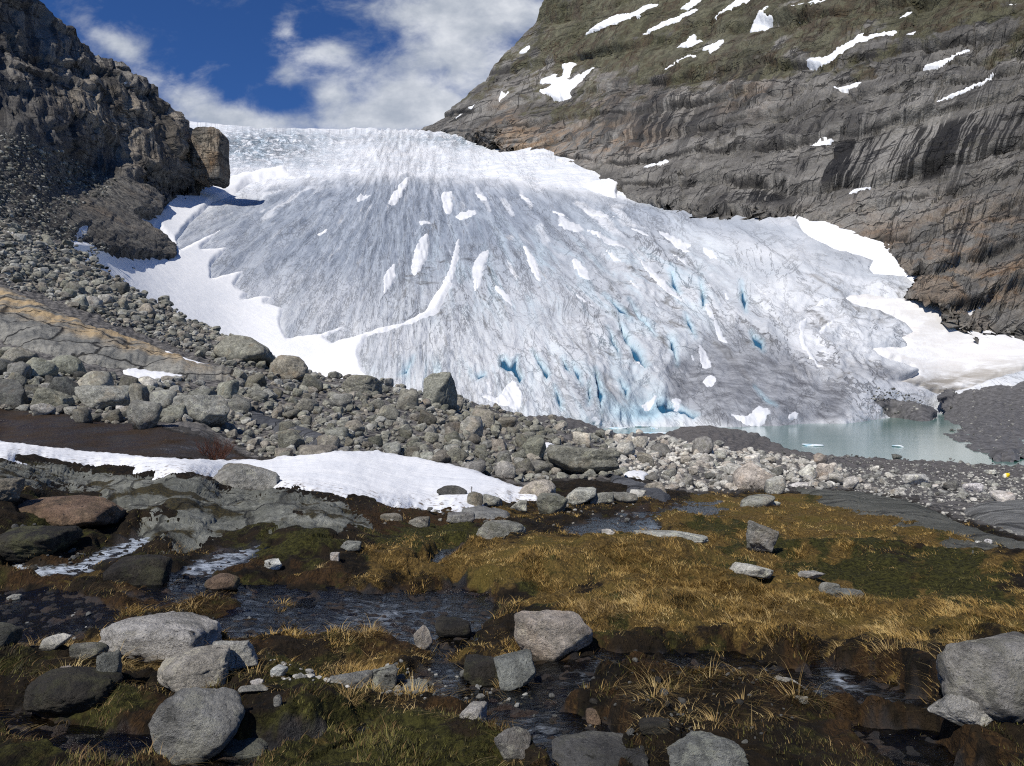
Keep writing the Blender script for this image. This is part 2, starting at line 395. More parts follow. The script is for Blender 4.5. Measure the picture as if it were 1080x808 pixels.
def right_cracks_and_shade(u, v):
    uu, vv, f, gap, i, q, s, c = wall_coords(u, v)
    fa, ea = facets(s / 48, q / 22, 1); br = sstep(fbm(UV3(u / 22, v / 12, 31), 3), -.2, .2)
    w2 = q / 13 + 1.3 * fbm(UV3(s / 90, q / 40, 7), 2); f2 = w2 - np.floor(w2)
    return np.clip(np.maximum.reduce([sstep(f, .87, .98) * (.25 + .75 * sstep(fbm(UV3(s / 45, i * 5.1, 4), 3), -.25, .25)), (1 - sstep(ea, 0., .05)) * br * .7, sstep(f2, .86, .97) * .5 * br]), 0, 1)  # rock joints, plus shade under the ledges painted as dark lines
CLIFFBASE = [(-400, 60), (-100, 120), (0, 140), (40, 158), (80, 172), (105, 186), (130, 192), (150, 186), (170, 178), (208, 192), (230, 192)]
def relief_left(u, v, P):
    k = P[..., 1] / F
    uu = u + 9 * fbm(UV3(u / 40, v / 40, 1), 3); vv = v + 9 * fbm(UV3(u / 40, v / 40, 6), 3)
    cliff = sstep(curve(u, CLIFFBASE) - v, -6, 12)
    h = 9 * fbm(UV3(u / 50, v / 50, 12), 3)
    c = uu - 0.25 * vv; q = vv - 0.45 * uu
    hc = 4 * ridged(UV3(c / 24, vv / 140, 2), 3) + 1.6 * ridged(UV3(c / 9, vv / 80, 7), 3) + 2.6 * ridged(UV3(c / 6, vv / 45, 9), 3) + 2.0 * fbm(UV3(u / 9, v / 9, 5), 4)
    w = q / 34 + 0.9 * fbm(UV3(u / 70, v / 70, 3), 2); f = w - np.floor(w)
    hc = hc + 9 * (f * (1 - sstep(f, 0.82, 1.0)) - 0.4)
    fa, ea = facets(c / 15, vv / 34, 5); fb_, eb = facets(c / 6.5, vv / 11, 2); hc = .75 * hc + 2.6 * fa + .9 * fb_ - 1.3 * (1 - sstep(ea, 0.0, 0.10))
    spur = gauss(u, v, 120, 228, 62, 12, 0.42) + gauss(u, v, 150, 205, 24, 12, 0.25)
    ht = 2.2 * fbm(UV3(u / 22, v / 14, 3), 4)
    for s_, a_ in ((7.0, 1.5), (3.6, .8)):
        f1, fb, cid = worley2(uu / s_, vv / s_ * 1.25, 9); ht = ht + a_ * (np.sqrt(np.clip(1 - f1, 0, 1)) * (0.4 + cid))
    hs = 4.5 * ridged(UV3((u + 2.0 * v) / 40, (v - 0.55 * u) / 9, 2), 4) + 2 * fbm(UV3(u / 7, v / 7, 5), 3)
    h = h * (0.45 + 0.55 * cliff) + hc * cliff + (1 - cliff) * (ht * (1 - np.clip(spur, 0, 1)) + hs * np.clip(spur, 0, 1) * .6)
    return h * k

STREAMS = {
 'cascade_a': [(150, 558), (170, 565), (152, 577), (118, 593), (85, 604), (45, 608), (8, 600), (16, 587), (45, 595), (80, 588), (105, 577), (130, 566)],
 'cascade_b': [(190, 604), (205, 588), (222, 579), (245, 574), (280, 570), (266, 584), (245, 596), (215, 608), (190, 612)],
 'left_pool': [(-60, 622), (0, 620), (60, 618), (110, 628), (135, 645), (112, 664), (60, 678), (20, 682), (-60, 680)],
 'link': [(180, 606), (215, 606), (250, 612), (330, 618), (330, 634), (270, 636), (210, 626), (150, 632), (120, 628), (150, 615)],
 'main': [(330, 620), (352, 613), (400, 619), (440, 622), (478, 612), (520, 622), (525, 648), (505, 664), (488, 676), (478, 690), (500, 702), (530, 712), (560, 692), (600, 687), (640, 679), (700, 682),
          (760, 684), (800, 690), (830, 700), (870, 690), (900, 700), (940, 714), (985, 733), (988, 762), (930, 756), (870, 746), (820, 737), (780, 726), (700, 716), (640, 717), (600, 740), (570, 770), (545, 765),
          (500, 738), (450, 730), (405, 726), (385, 716), (430, 706), (452, 690), (430, 676), (400, 668), (370, 656), (330, 656), (300, 661), (270, 673), (240, 674), (228, 655), (270, 644), (312, 640)],
 'upper': [(440, 592), (465, 578), (500, 570), (540, 571), (562, 574), (545, 580), (510, 584), (480, 592), (450, 600)],
 'far': [(590, 560), (600, 553), (627, 542), (660, 545), (687, 541), (702, 551), (700, 558), (680, 564), (643, 568), (623, 574), (600, 576), (575, 575)],
 'edge': [(640, 537), (690, 535), (715, 532), (745, 529), (765, 533), (768, 542), (745, 545), (715, 543), (690, 545), (650, 545)],
 'bottom': [(-60, 738), (30, 744), (70, 753), (120, 763), (165, 768), (240, 785), (300, 772), (360, 760), (400, 752), (380, 765), (320, 785), (290, 800), (240, 830), (100, 800), (0, 770), (-60, 770)],
 'drain': [(560, 745), (600, 742), (640, 752), (660, 790), (640, 840), (590, 840), (575, 800), (555, 775)],
 'right': [(870, 752), (930, 760), (985, 765), (1010, 800), (1080, 830), (1000, 850), (940, 820), (900, 790)],
}
def channel(u, v):
    m = np.full(np.shape(u), -60.0)
    uu = u + 4 * noise3(UV3(u / 22, v / 14, 1)); vv = v + 3 * noise3(UV3(u / 20, v / 12, 7))
    sel = (v > 520)
    for pl in STREAMS.values(): m[sel] = np.maximum(m[sel], sdist(uu[sel], vv[sel], pl))
    return m
GRAVEL = [(-2500, 150), (-2500, 428), (0, 431), (60, 436), (110, 445), (165, 449), (215, 462), (250, 478), (270, 486), (330, 486), (400, 480), (500, 497), (556, 516), (572, 506), (600, 507), (642, 508), (662, 503), (700, 516), (760, 520), (850, 517),
          (905, 519), (960, 528), (1010, 547), (1080, 570), (3500, 620), (3500, 150)]
BOG = [(-80, 428), (0, 430), (80, 437), (150, 448), (220, 460), (250, 478), (265, 486), (200, 489), (100, 481), (0, 470), (-80, 462)]
def relief_ground(u, v, P):
    d = P[..., 1]; px = d / F
    h = np.zeros(np.shape(u))
    for s_, a_ in ((3.0, .09), (1.4, .06), (.65, .05), (.3, .034), (.14, .02), (.065, .011), (.03, .005)):
        vis = sstep(s_ / px, 2.5, 9)
        h = h + vis * a_ * noise3(P / s_ + 3.1 * s_) * 1.6
    g = sstep(sdist(u, v, GRAVEL), -6, 14)
    far = np.zeros(np.shape(u))
    for s_ in (12, 5):
        far = far + 1.6 * px * noise3(UV3(u / s_, v / s_ * 1.5, s_))
    # hummocks of moss and turf
    f1, fb, cid = worley2(P[..., 0] / .55 + .3 * noise3(P / .5), P[..., 1] / .75 + .3 * noise3(P / .5 + 9)); hum = np.sqrt(np.clip(1 - 1.15 * f1, 0, 1)) * (.3 + .7 * cid)
    near = sstep(d, 24, 10)
    h = h + (1 - g) * near * .11 * hum
    h = h * (1 - .5 * g) + g * far
    h = h + (1 - g) * .17 * gauss(u, v, 900, 655, 120, 22, .12) * near + (1 - g) * .22 * gauss(u, v, 560, 605, 130, 20)
    ch = channel(u, v)
    c = sstep(ch + 9 * fbm(P / .4, 3) + 3, -3, 8)
    bed = -.075 + .05 * ridged(P / .22, 3) + .03 * fbm(P / .09, 2)
    h = h * (1 - c) + bed * c
    bog = sstep(sdist(u, v, BOG), -3, 6); h = h * (1 - .6 * bog)
    return h

ICE = Layer([(110, 262, 245), (75, 256, 190), (180, 268, 332), (210, 195, 620), (100, 300, 190), (200, 330, 250), (300, 370, 255), (400, 400, 240), (250, 300, 330), (350, 250, 480), (450, 300, 380),
             (450, 420, 228), (550, 435, 225), (620, 440, 230), (300, 190, 720), (260, 160, 900), (235, 134, 1080), (200, 131, 1100), (400, 185, 740), (400, 155, 1000), (400, 136, 1350), (520, 140, 1300), (540, 170, 900),
             (650, 225, 620), (540, 300, 380), (540, 230, 540), (640, 330, 345), (640, 400, 258), (300, 470, 232), (620, 470, 228), (880, 470, 262), (1080, 470, 345), (30, 470, 170), (20, 300, 170),
             (980, 418, 350), (1080, 395, 352), (1080, 335, 400), (1000, 370, 375), (888, 447, 258), (870, 410, 300), (900, 400, 325), (960, 300, 420), (977, 285, 432), (850, 250, 480), (850, 330, 390), (750, 240, 560),
             (750, 300, 440), (750, 400, 288), (760, 448, 238), (820, 447, 246), (760, 472, 236), (870, 222, 545), (760, 218, 605), (650, 192, 765), (560, 150, 1050), (1250, 300, 420), (1250, 420, 370), (800, 360, 345), (840, 430, 268)], relief_ice)
RIGHT = Layer([(1080, 335, 378), (1000, 290, 405), (977, 285, 408), (870, 222, 518), (760, 218, 578), (650, 192, 735), (560, 150, 1005), (520, 138, 1085), (1080, 0, 620), (1080, -150, 760), (800, 0, 900), (800, 100, 740),
               (950, 120, 580), (600, 0, 1300), (580, 80, 1210), (1250, 300, 365), (1250, 0, 560), (640, 100, 980), (500, 93, 1360), (460, 130, 1420), (540, 55, 1390), (900, -150, 1000), (640, -100, 1450),
               (1080, 400, 335), (900, 300, 450), (760, 260, 520), (600, 210, 780), (1080, 200, 480), (960, 200, 520)], relief_right)
LEFT = Layer([(208, 192, 560), (206, 140, 580), (150, 85, 530), (100, 60, 490), (40, 0, 445), (0, -60, 425), (0, 0, 395), (0, 100, 310), (0, 170, 205), (0, 240, 140), (80, 190, 345), (130, 190, 400), (170, 215, 415), (180, 265, 328),
              (110, 255, 238), (100, 130, 415), (-150, 0, 290), (-150, 200, 130), (60, 240, 190), (-150, -150, 330), (0, 290, 125), (80, 290, 175), (180, 290, 280), (-300, 100, 160), (-300, 300, 80), (-300, -100, 220), (215, 240, 480)], relief_left)
GROUND = Layer([(-300, 1000, 2.2), (540, 1000, 2.2), (1400, 1000, 2.2), (-200, 808, 3.35), (200, 808, 3.35), (540, 808, 3.35), (1040, 800, 3.5), (1300, 808, 3.4), (300, 740, 4.1), (700, 740, 4.15), (0, 740, 4.1), (300, 690, 5), (700, 690, 5.1),
                (0, 690, 5), (1000, 700, 4.9), (0, 650, 6.1), (0, 600, 7.6), (60, 560, 8.8), (200, 570, 8.7), (0, 490, 12.5), (200, 515, 12.6), (300, 527, 12.2), (390, 560, 10.4), (0, 484, 14), (200, 504, 14.5), (450, 536, 16), (560, 527, 19),
                (0, 468, 24), (240, 486, 24), (300, 483, 26), (400, 478, 28), (490, 490, 27), (560, 518, 21.5), (0, 430, 34), (120, 440, 34), (240, 460, 31), (0, 400, 40), (0, 370, 50), (0, 310, 75), (0, 250, 115), (70, 262, 150),
                (-150, 400, 38), (-150, 250, 105), (-300, 420, 30), (-300, 210, 90), (100, 400, 46), (100, 350, 66), (100, 300, 112), (130, 302, 125), (200, 400, 50), (200, 340, 105), (280, 375, 84), (280, 420, 46), (330, 393, 80), (350, 440, 40),
                (400, 410, 66), (465, 430, 56), (460, 460, 38), (540, 442, 72), (540, 480, 35), (600, 500, 28), (600, 460, 60), (650, 458, 105), (650, 480, 48), (650, 510, 26), (720, 455, 140), (740, 475, 62), (740, 513, 30), (830, 477, 132),
                (850, 495, 58), (850, 513, 36), (920, 483, 138), (920, 505, 68), (950, 517, 38), (1080, 492, 125), (1080, 506, 75), (1080, 530, 30), (1300, 500, 110), (1300, 560, 20), (450, 560, 12.2), (600, 548, 14.5), (700, 540, 16), (800, 525, 24),
                (900, 540, 18.5), (700, 580, 9.8), (540, 600, 8.6), (800, 600, 8.8), (900, 600, 9), (1000, 590, 10), (800, 660, 6.2), (950, 650, 6.5), (1080, 660, 5.9), (1080, 590, 10), (1000, 545, 20), (400, 650, 6.2), (540, 660, 6.0), (300, 610, 7.4),
                (1300, 660, 5.9), (-200, 600, 7.4), (-250, 500, 12), (2600, 1000, 2.2), (2600, 808, 3.4), (2600, 660, 6), (2600, 560, 17), (2600, 512, 70), (-1500, 1000, 2.2), (-1500, 808, 3.35), (-1500, 600, 7), (-1500, 480, 13), (-1500, 300, 40), (-1500, 190, 70)], relief_ground)
SHORE = Layer([(880, 440, 298), (930, 410, 302), (980, 425, 300), (1000, 440, 296), (1000, 450, 235), (1030, 460, 192), (1060, 470, 163), (1080, 478, 145), (1080, 402, 350), (1160, 395, 352), (1160, 485, 135), (1000, 418, 345), (905, 430, 298),
               (940, 438, 300), (1240, 420, 300), (1240, 490, 128), (1080, 440, 270), (1000, 400, 352), (880, 420, 302), (900, 448, 296), (950, 446, 290)],
              lambda u, v, P: (0.9 * fbm(P / 9, 4) + .5 * fbm(P / 2.2, 3)))

# ---------------------------------------------------------------- materials of the land
def m_ice():
    m, t = material("glacier_ice"); uv = t.uv()
    n1 = t.noise(t.mapv(uv, (9, 2.3, 1)), 1.0, 8, 0.62, 0.6)
    n2 = t.noise(t.mapv(uv, (11, 3.2, 1)), 1.0, 7, 0.63, .7)
    ob = t.obj(); n3 = t.noise(ob, 0.10, 10, 0.7); n4 = t.noise(ob, 0.018, 6, 0.6, 0.5)
    grey = t.attr('grey'); white = t.attr('white'); dark = t.attr('dark'); dirt = t.attr('dirt'); blue = t.attr('blue'); tint = t.attr('tint')
    col = t.mix(t.step(t.sum(t.mul(n1, .6), t.mul(n4, .4)), .36, .64), (.46, .49, .525), (.67, .68, .695))
    g = t.mix(t.step(t.sum(t.mul(n1, .5), t.mul(n2, .5)), .36, .64), (.215, .25, .305), (.40, .44, .50))
    col = t.mix(grey, col, g)
    col = t.mix(t.mul(t.mul(tint, .55), t.step(n1, .45, .62)), col, (.42, .62, .72))
    dk = t.mix(t.step(t.noise(ob, .11, 10, .74, .15), .34, .66), (.13, .135, .15), (.36, .375, .40))
    col = t.mix(dark, col, dk)
    col = t.mix(white, col, t.mix(t.step(n3, .3, .6), (.66, .685, .72), (.80, .81, .825)))
    pc = t.add('ShaderNodeCombineXYZ'); t.put(pc.inputs[0], t.attr('pu')); t.put(pc.inputs[1], t.attr('pv'))
    fall = t.attr('fall')
    s1 = t.line(t.noise(t.mapv(pc.outputs[0], (3.5, 15, 1)), 1, 8, .64, .5), .035); s2 = t.line(t.noise(t.mapv(pc.outputs[0], (9, 26, 1), loc=(4, 2, 0)), 1, 7, .66, .5), .045); s3 = t.noise(t.mapv(pc.outputs[0], (6, 17, 1), loc=(1, 7, 0)), 1, 8, .68, .4)
    col = t.mix(t.mul(fall, t.step(s3, .44, .60)), col, t.mix(t.step(n3, .35, .65), (.40, .51, .60), (.62, .69, .74)))
    col = t.mix(t.mul(fall, t.mul(t.math('MAXIMUM', s1, s2), .85)), col, t.mix(t.step(n3, .4, .6), (.05, .06, .07), (.22, .30, .36)))
    soft = t.line(t.noise(t.mapv(pc.outputs[0], (1.2, 12, 1), loc=(7, 7, 0)), 1, 6, .6, .4), .05); col = t.mix(t.mul(t.mul(white, soft), .35), col, (.52, .58, .64))
    pat = t.step(t.noise(t.mapv(uv, (3.2, 1.8, 1), loc=(8, 1, 0)), 1, 6, .62, .4), .42, .56)
    k1 = t.line(t.noise(t.mapv(uv, (5.0, 1.5, 1)), 1, 9, .62, .5), .009); k2 = t.line(t.noise(t.mapv(uv, (12, 3.6, 1), loc=(3, 9, 0)), 1, 8, .64, .6), .013); k3 = t.line(t.noise(t.mapv(uv, (4, 3.4, 1), loc=(1, 4, 0), rot=(0, 0, .6)), 1, 8, .66, .8), .008)
    lines = t.math('MAXIMUM', t.mul(t.math('MAXIMUM', k1, k3), t.step(t.noise(t.mapv(uv, (4.5, 1.4, 1), loc=(2, 8, 0)), 1, 5, .6, .4), .40, .60)), t.mul(k2, t.mul(pat, .35))); nw = t.math('SUBTRACT', 1.0, white)
    col = t.mix(t.mul(t.mul(t.mul(lines, nw), t.step(dirt, -.1, .8)), .62), col, t.mix(tint, (.075, .075, .08), t.mix(t.step(n1, .45, .6), (.07, .07, .075), (.13, .30, .40))))
    fleck = t.mul(t.step(n2, .57, .66), t.step(t.noise(t.mapv(uv, (2.5, 1.6, 1), loc=(6, 6, 0)), 1, 4, .6), .5, .62)); col = t.mix(t.mul(t.mul(fleck, nw), .8), col, (.79, .80, .82))
    val = t.attr('val'); col = t.mix(t.mul(t.mul(val, t.step(n1, .35, .6, .35, 1)), .55), col, t.mix(tint, (.20, .215, .24), (.26, .37, .45)))  # valley dirt, with furrow shading painted into the ice colour
    # rock dust washed into the runnels
    d1 = t.mul(t.step(n2, .54, .68), t.step(t.noise(t.mapv(uv, (5, 2.2, 1), loc=(3, 5, 0)), 1, 6, .6, .5), .44, .60)); d2 = t.step(t.noise(ob, .05, 9, .72, 1.0), .53, .68)
    dd = t.math('MULTIPLY', t.math('MAXIMUM', d1, t.mul(d2, t.step(dirt, .25, .9))), t.step(dirt, 0, .7), clamp=True)
    col = t.mix(t.mul(dd, .85), col, t.mix(t.step(n3, .35, .65), (.035, .034, .033), (.13, .118, .10)))
    col = t.mix(blue, col, t.mix(t.step(blue, .45, .95), (.36, .56, .66), (.012, .085, .17)))
    t.put(t.b.inputs['Base Color'], col)
    t.b.inputs['Roughness'].default_value = .55; t.b.inputs['Specular IOR Level'].default_value = .35
    hgt = t.sum(t.mul(n2, 1.0), t.mul(t.noise(ob, .16, 7, .6), .8)); hgt = t.math('SUBTRACT', hgt, t.mul(lines, .9)); hgt = t.math('SUBTRACT', hgt, t.mul(t.mul(fall, t.math('MAXIMUM', s1, s2)), 1.5))
    t.put(t.b.inputs['Normal'], t.bump(hgt, 2.4, .6))
    return m
def m_snow(dirty=False):
    m, t = material("dirty_snow" if dirty else "snow"); ob = t.obj()
    n = t.noise(ob, .03, 9, .62, .4)
    col = t.mix(t.step(n, .3, .7), (.74, .755, .775), (.82, .825, .83))
    if dirty:
        dn = t.attr('soil'); n2 = t.noise(t.mapv(ob, (.06, .05, .25), rot=(0, 0, .5)), 1, 9, .66, .5)
        wv = t.noise(t.mapv(ob, (.35, .05, .5), rot=(0, 0, .7)), 1, 4, .6, .6)
        col = t.mix(t.step(n2, .3, .65, .1, .75), col, (.62, .60, .575))
        col = t.mix(t.mul(t.step(wv, .5, .75), .3), col, (.55, .50, .46))
        col = t.mix(t.math('MULTIPLY', dn, t.step(n2, .25, .6), clamp=True), col, (.27, .25, .22))
    t.put(t.b.inputs['Base Color'], col); t.b.inputs['Roughness'].default_value = .7
    t.b.inputs['Subsurface Weight'].default_value = 0.0
    t.put(t.b.inputs['Normal'], t.bump(t.noise(ob, .25, 8, .6), 1.2, .35))
    return m
def m_snow_near():
    m, t = material("snow_bank_snow"); ob = t.obj()
    rip = t.noise(t.mapv(ob, (.5, .9, 1)), 1, 8, .6, .8)
    col = t.mix(t.step(t.noise(ob, .5, 6, .6), .35, .7), (.74, .76, .79), (.84, .85, .86))
    sd = t.attr('sd'); sp = t.noise(ob, 7, 5, .65); col = t.mix(t.step(t.noise(ob, 1.6, 9, .75, .3), .60, .72, 0, .4), col, (.42, .39, .35))
    col = t.mix(t.mul(t.step(sd, 1.6, .1), t.step(sp, .52, .66)), col, (.16, .12, .08))
    t.put(t.b.inputs['Base Color'], col); t.b.inputs['Roughness'].default_value = .65
    t.put(t.b.inputs['Normal'], t.bump(t.sum(rip, t.mul(t.noise(ob, 6, 5, .6), .2)), .18, .55))
    return m
def m_cliff(name, left=False):
    m, t = material(name); ob = t.obj(); uv = t.uv()
    n1 = t.noise(ob, .012, 10, .62, .3); n2 = t.noise(ob, .07, 10, .7, .2); n3 = t.noise(ob, .4, 6, .65)
    veg = t.attr('veg'); warm = t.attr('warm'); st = t.attr('streak'); light = t.attr('light'); scree = t.attr('scree')
    col = t.mix(t.step(n1, .35, .65), (.135, .128, .117), (.33, .315, .285))
    col = t.mix(t.step(n2, .38, .66, 0, .55), col, t.mix(t.step(n1, .4, .6), (.07, .065, .06), (.38, .355, .32)))
    wn = t.step(t.noise(ob, .035, 8, .62, .6), .42, .6)
    col = t.mix(t.mul(warm, wn), col, t.mix(t.step(n2, .35, .65), (.34, .20, .10), (.40, .31, .22)))
    col = t.mix(t.mul(light, t.step(n2, .3, .6)), col, (.50, .43, .33) if left else (.42, .40, .365))  # on the left cliff this pale beige paints in sunlight
    # bedding bands
    band = t.noise(t.mapv(uv, (1.1, 9, 1)), 1.0, 9, .68, .5)
    col = t.mix(t.step(band, .54, .66, 0, .7), col, (.05, .047, .044)); col = t.mix(t.step(band, .46, .34, 0, .55), col, (.40, .375, .34)); crk_shade = t.step(t.attr('crack'), .25, .9)
    col = t.mix(t.mul(crk_shade, .8), col, (.022, .02, .019))  # darkens joints and paints the shade beneath ledges
    l1 = t.line(t.noise(t.mapv(uv, (.8, 6, 1), loc=(2, 3, 0)), 1.0, 5, .55, .1), .012); l2 = t.line(t.noise(t.mapv(uv, (6, 1.2, 1), loc=(5, 1, 0)), 1.0, 4, .55, .1), .012)
    lm = t.step(t.noise(ob, .02, 6, .6), .42, .58)
    lines = t.math('MAXIMUM', t.mul(l1, .9), t.mul(t.mul(l2, lm), .8)); col = t.mix(t.mul(lines, .85), col, (.018, .017, .016))
    # moss and turf
    vn = t.step(t.sum(t.noise(ob, .028, 10, .7, .4), t.mul(t.math('SUBTRACT', veg, .5), .38)), .46, .60)
    vc = t.mix(t.step(t.noise(ob, .02, 6, .6), .4, .6), (.062, .060, .024), (.085, .058, .028))
    vc = t.mix(t.step(n2, .42, .6), vc, (.155, .15, .085))
    col = t.mix(t.mul(t.mul(vn, t.step(veg, .02, .4)), .85), col, vc)
    # scree
    vr = t.voro(ob, .38)
    cc = t.mix(t.step(t.add('ShaderNodeSeparateColor').outputs[0], 0, 1), (.1, .1, .1), (.2, .2, .2))
    hsv = t.add('ShaderNodeSeparateColor'); t.put(hsv.inputs[0], vr['Color'])
    sc = t.mix(t.step(hsv.outputs[0], 0, 1), (.08, .077, .073), (.25, .24, .215))
    sc = t.mix(t.step(n1, .4, .62, 0, .6), sc, (.06, .052, .045))
    col = t.mix(scree, col, sc)
    # black water streaks running down the slabs
    su = t.noise(t.mapv(uv, (5.5, .45, 1)), 1.0, 6, .68, .2); su2 = t.noise(t.mapv(uv, (17, .9, 1)), 1.0, 5, .62, .2)
    sk = t.math('MULTIPLY', st, t.math('MAXIMUM', t.step(su, .515, .54), t.mul(t.step(su2, .53, .57), .9)), clamp=True)
    col = t.mix(t.mul(sk, .93), col, (.012, .0115, .012))
    col = t.mix(t.step(n3, .35, .7, 0, .3), col, (.05, .048, .045))
    t.put(t.b.inputs['Base Color'], col)
    t.put(t.b.inputs['Roughness'], t.math('SUBTRACT', .9, t.mul(sk, .35)))
    vb = t.voro(t.mapv(uv, (14, 22, 1)), 1.0); hgt = t.sum(t.mul(t.noise(ob, .05, 11, .66, .3), .7), t.mul(t.noise(ob, .3, 8, .7), .3)); sc_ = t.add('ShaderNodeSeparateColor'); t.put(sc_.inputs[0], vb['Color']); hgt = t.sum(hgt, t.mul(sc_.outputs[0], .22))
    hgt = t.sum(hgt, t.mul(band, .35)); hgt = t.math('SUBTRACT', hgt, t.mul(lines, .35))
    hgt = t.sum(hgt, t.mul(t.mul(scree, vr['Distance']), -.25))
    t.put(t.b.inputs['Normal'], t.bump(hgt, 12, 1.0))
    return m
def m_ground():
    m, t = material("bog_and_moraine"); ob = t.obj()
    gold = t.attr('gold'); moss = t.attr('moss'); grav = t.attr('gravel'); rust = t.attr('rust'); wet = t.attr('wet')
    n1 = t.noise(ob, .9, 8, .62, .4); n2 = t.noise(ob, 5, 8, .68, .3); n3 = t.noise(ob, 26, 6, .7)
    fib = t.noise(t.mapv(ob, (30, 9, 20), rot=(0, 0, .4)), 1, 5, .65, 1.5)
    col = t.mix(t.step(n2, .35, .65), (.006, .005, .0035), (.026, .018, .010))
    rc = t.mix(t.step(fib, .35, .65), (.020, .012, .006), (.062, .035, .014))  # soil under the blades painted dark, standing in for their self-shadow
    col = t.mix(t.mul(t.step(t.sum(n1, t.mul(t.math('SUBTRACT', rust, .5), .6)), .42, .62), t.step(rust, .02, .3)), col, rc)
    mc = t.mix(t.step(n3, .35, .65), (.014, .014, .004), (.065, .062, .016))
    col = t.mix(t.mul(t.step(t.sum(t.noise(ob, 2.1, 7, .62, .3), t.mul(t.math('SUBTRACT', moss, .5), .5)), .44, .56), t.step(moss, .02, .3)), col, mc)
    gc = t.mix(t.step(fib, .32, .68), (.05, .033, .011), (.19, .122, .036))
    gc = t.mix(t.step(n1, .45, .65, 0, .55), gc, (.10, .085, .02))
    col = t.mix(t.mul(t.step(t.sum(n2, t.mul(t.math('SUBTRACT', gold, .5), .7)), .36, .56), t.step(gold, .02, .3)), col, gc)
    vr = t.voro(ob, 2.2); sv = t.add('ShaderNodeSeparateColor'); t.put(sv.inputs[0], vr['Color'])
    stc = t.mix(t.step(sv.outputs[0], 0, 1), (.06, .058, .056), (.19, .18, .17))
    stc = t.mix(t.attr('silt'), stc, t.mix(t.step(t.noise(ob, .35, 8, .65), .35, .65), (.085, .08, .077), (.155, .145, .14)))
    col = t.mix(grav, col, stc)
    col = t.mix(t.mul(wet, .8), col, t.mix(t.step(n2, .45, .65), (.006, .0055, .006), (.04, .022, .01)))
    t.put(t.b.inputs['Base Color'], col)
    t.put(t.b.inputs['Roughness'], t.math('SUBTRACT', .9, t.mul(wet, t.step(n1, .42, .6, .1, .72))))
    t.put(t.b.inputs['Specular IOR Level'], t.sum(.15, t.mul(wet, .5)))
    hgt = t.sum(t.mul(fib, .4), t.sum(t.mul(n3, .3), n2)); hgt = t.sum(hgt, t.mul(t.mul(grav, vr['Distance']), -1.2))
    t.put(t.b.inputs['Normal'], t.bump(hgt, .09, 1.0))
    return m
def m_bedrock(name, a, b, lich=.5, crack=.0, band_rot=0.4, warm=None, sc=1.0, moss=0.0):
    m, t = material(name); ob = t.mapv(t.obj(), (sc, sc, sc))
    n1 = t.noise(ob, .9, 9, .62, .4); n2 = t.noise(ob, 6, 9, .7, .2); n3 = t.noise(ob, 35, 5, .7)
    col = t.mix(t.step(n1, .35, .65), a, b)
    col = t.mix(t.step(n2, .4, .66, 0, .6), col, tuple(x * .45 for x in a))
    band = t.noise(t.mapv(ob, (1.2, 9, 5), rot=(.3, 0, band_rot)), 1, 6, .62, .5)
    col = t.mix(t.step(band, .56, .68, 0, .35), col, tuple(x * .55 for x in a))
    if warm: col = t.mix(t.mul(t.attr('warm'), t.step(n1, .35, .6)), col, warm)
    col = t.mix(t.mul(t.step(t.noise(ob, 13, 6, .7), .58, .68), lich), col, (.40, .40, .36))
    col = t.mix(t.mul(t.step(t.noise(ob, 16, 6, .7, .3), .6, .68), lich), col, (.018, .018, .017))
    h = t.sum(t.mul(n2, .8), t.mul(n1, .8))
    vc = t.voro(t.mapv(t.mix(.25, ob, t.add('ShaderNodeTexNoise').outputs['Color']), (.9, .55, .8), rot=(0, 0, band_rot)), 1.2, 'DISTANCE_TO_EDGE')[0]
    ck = t.step(t.sum(vc, t.mul(t.math('SUBTRACT', n2, .5), .10)), .035, .0)
    col = t.mix(t.mul(ck, max(crack, .35)), col, (.012, .010, .008)); h = t.math('SUBTRACT', h, t.mul(ck, .8))
    if moss:
        mm = t.mul(t.step(t.noise(ob, 1.3, 6, .62, .5), .53, .60), moss)
        col = t.mix(mm, col, t.mix(t.step(n3, .35, .65), (.012, .011, .004), (.06, .045, .012)))
    t.put(t.b.inputs['Base Color'], col); t.put(t.b.inputs['Normal'], t.bump(t.sum(h, t.mul(n3, .25)), .11 / sc, 1.0))
    return m
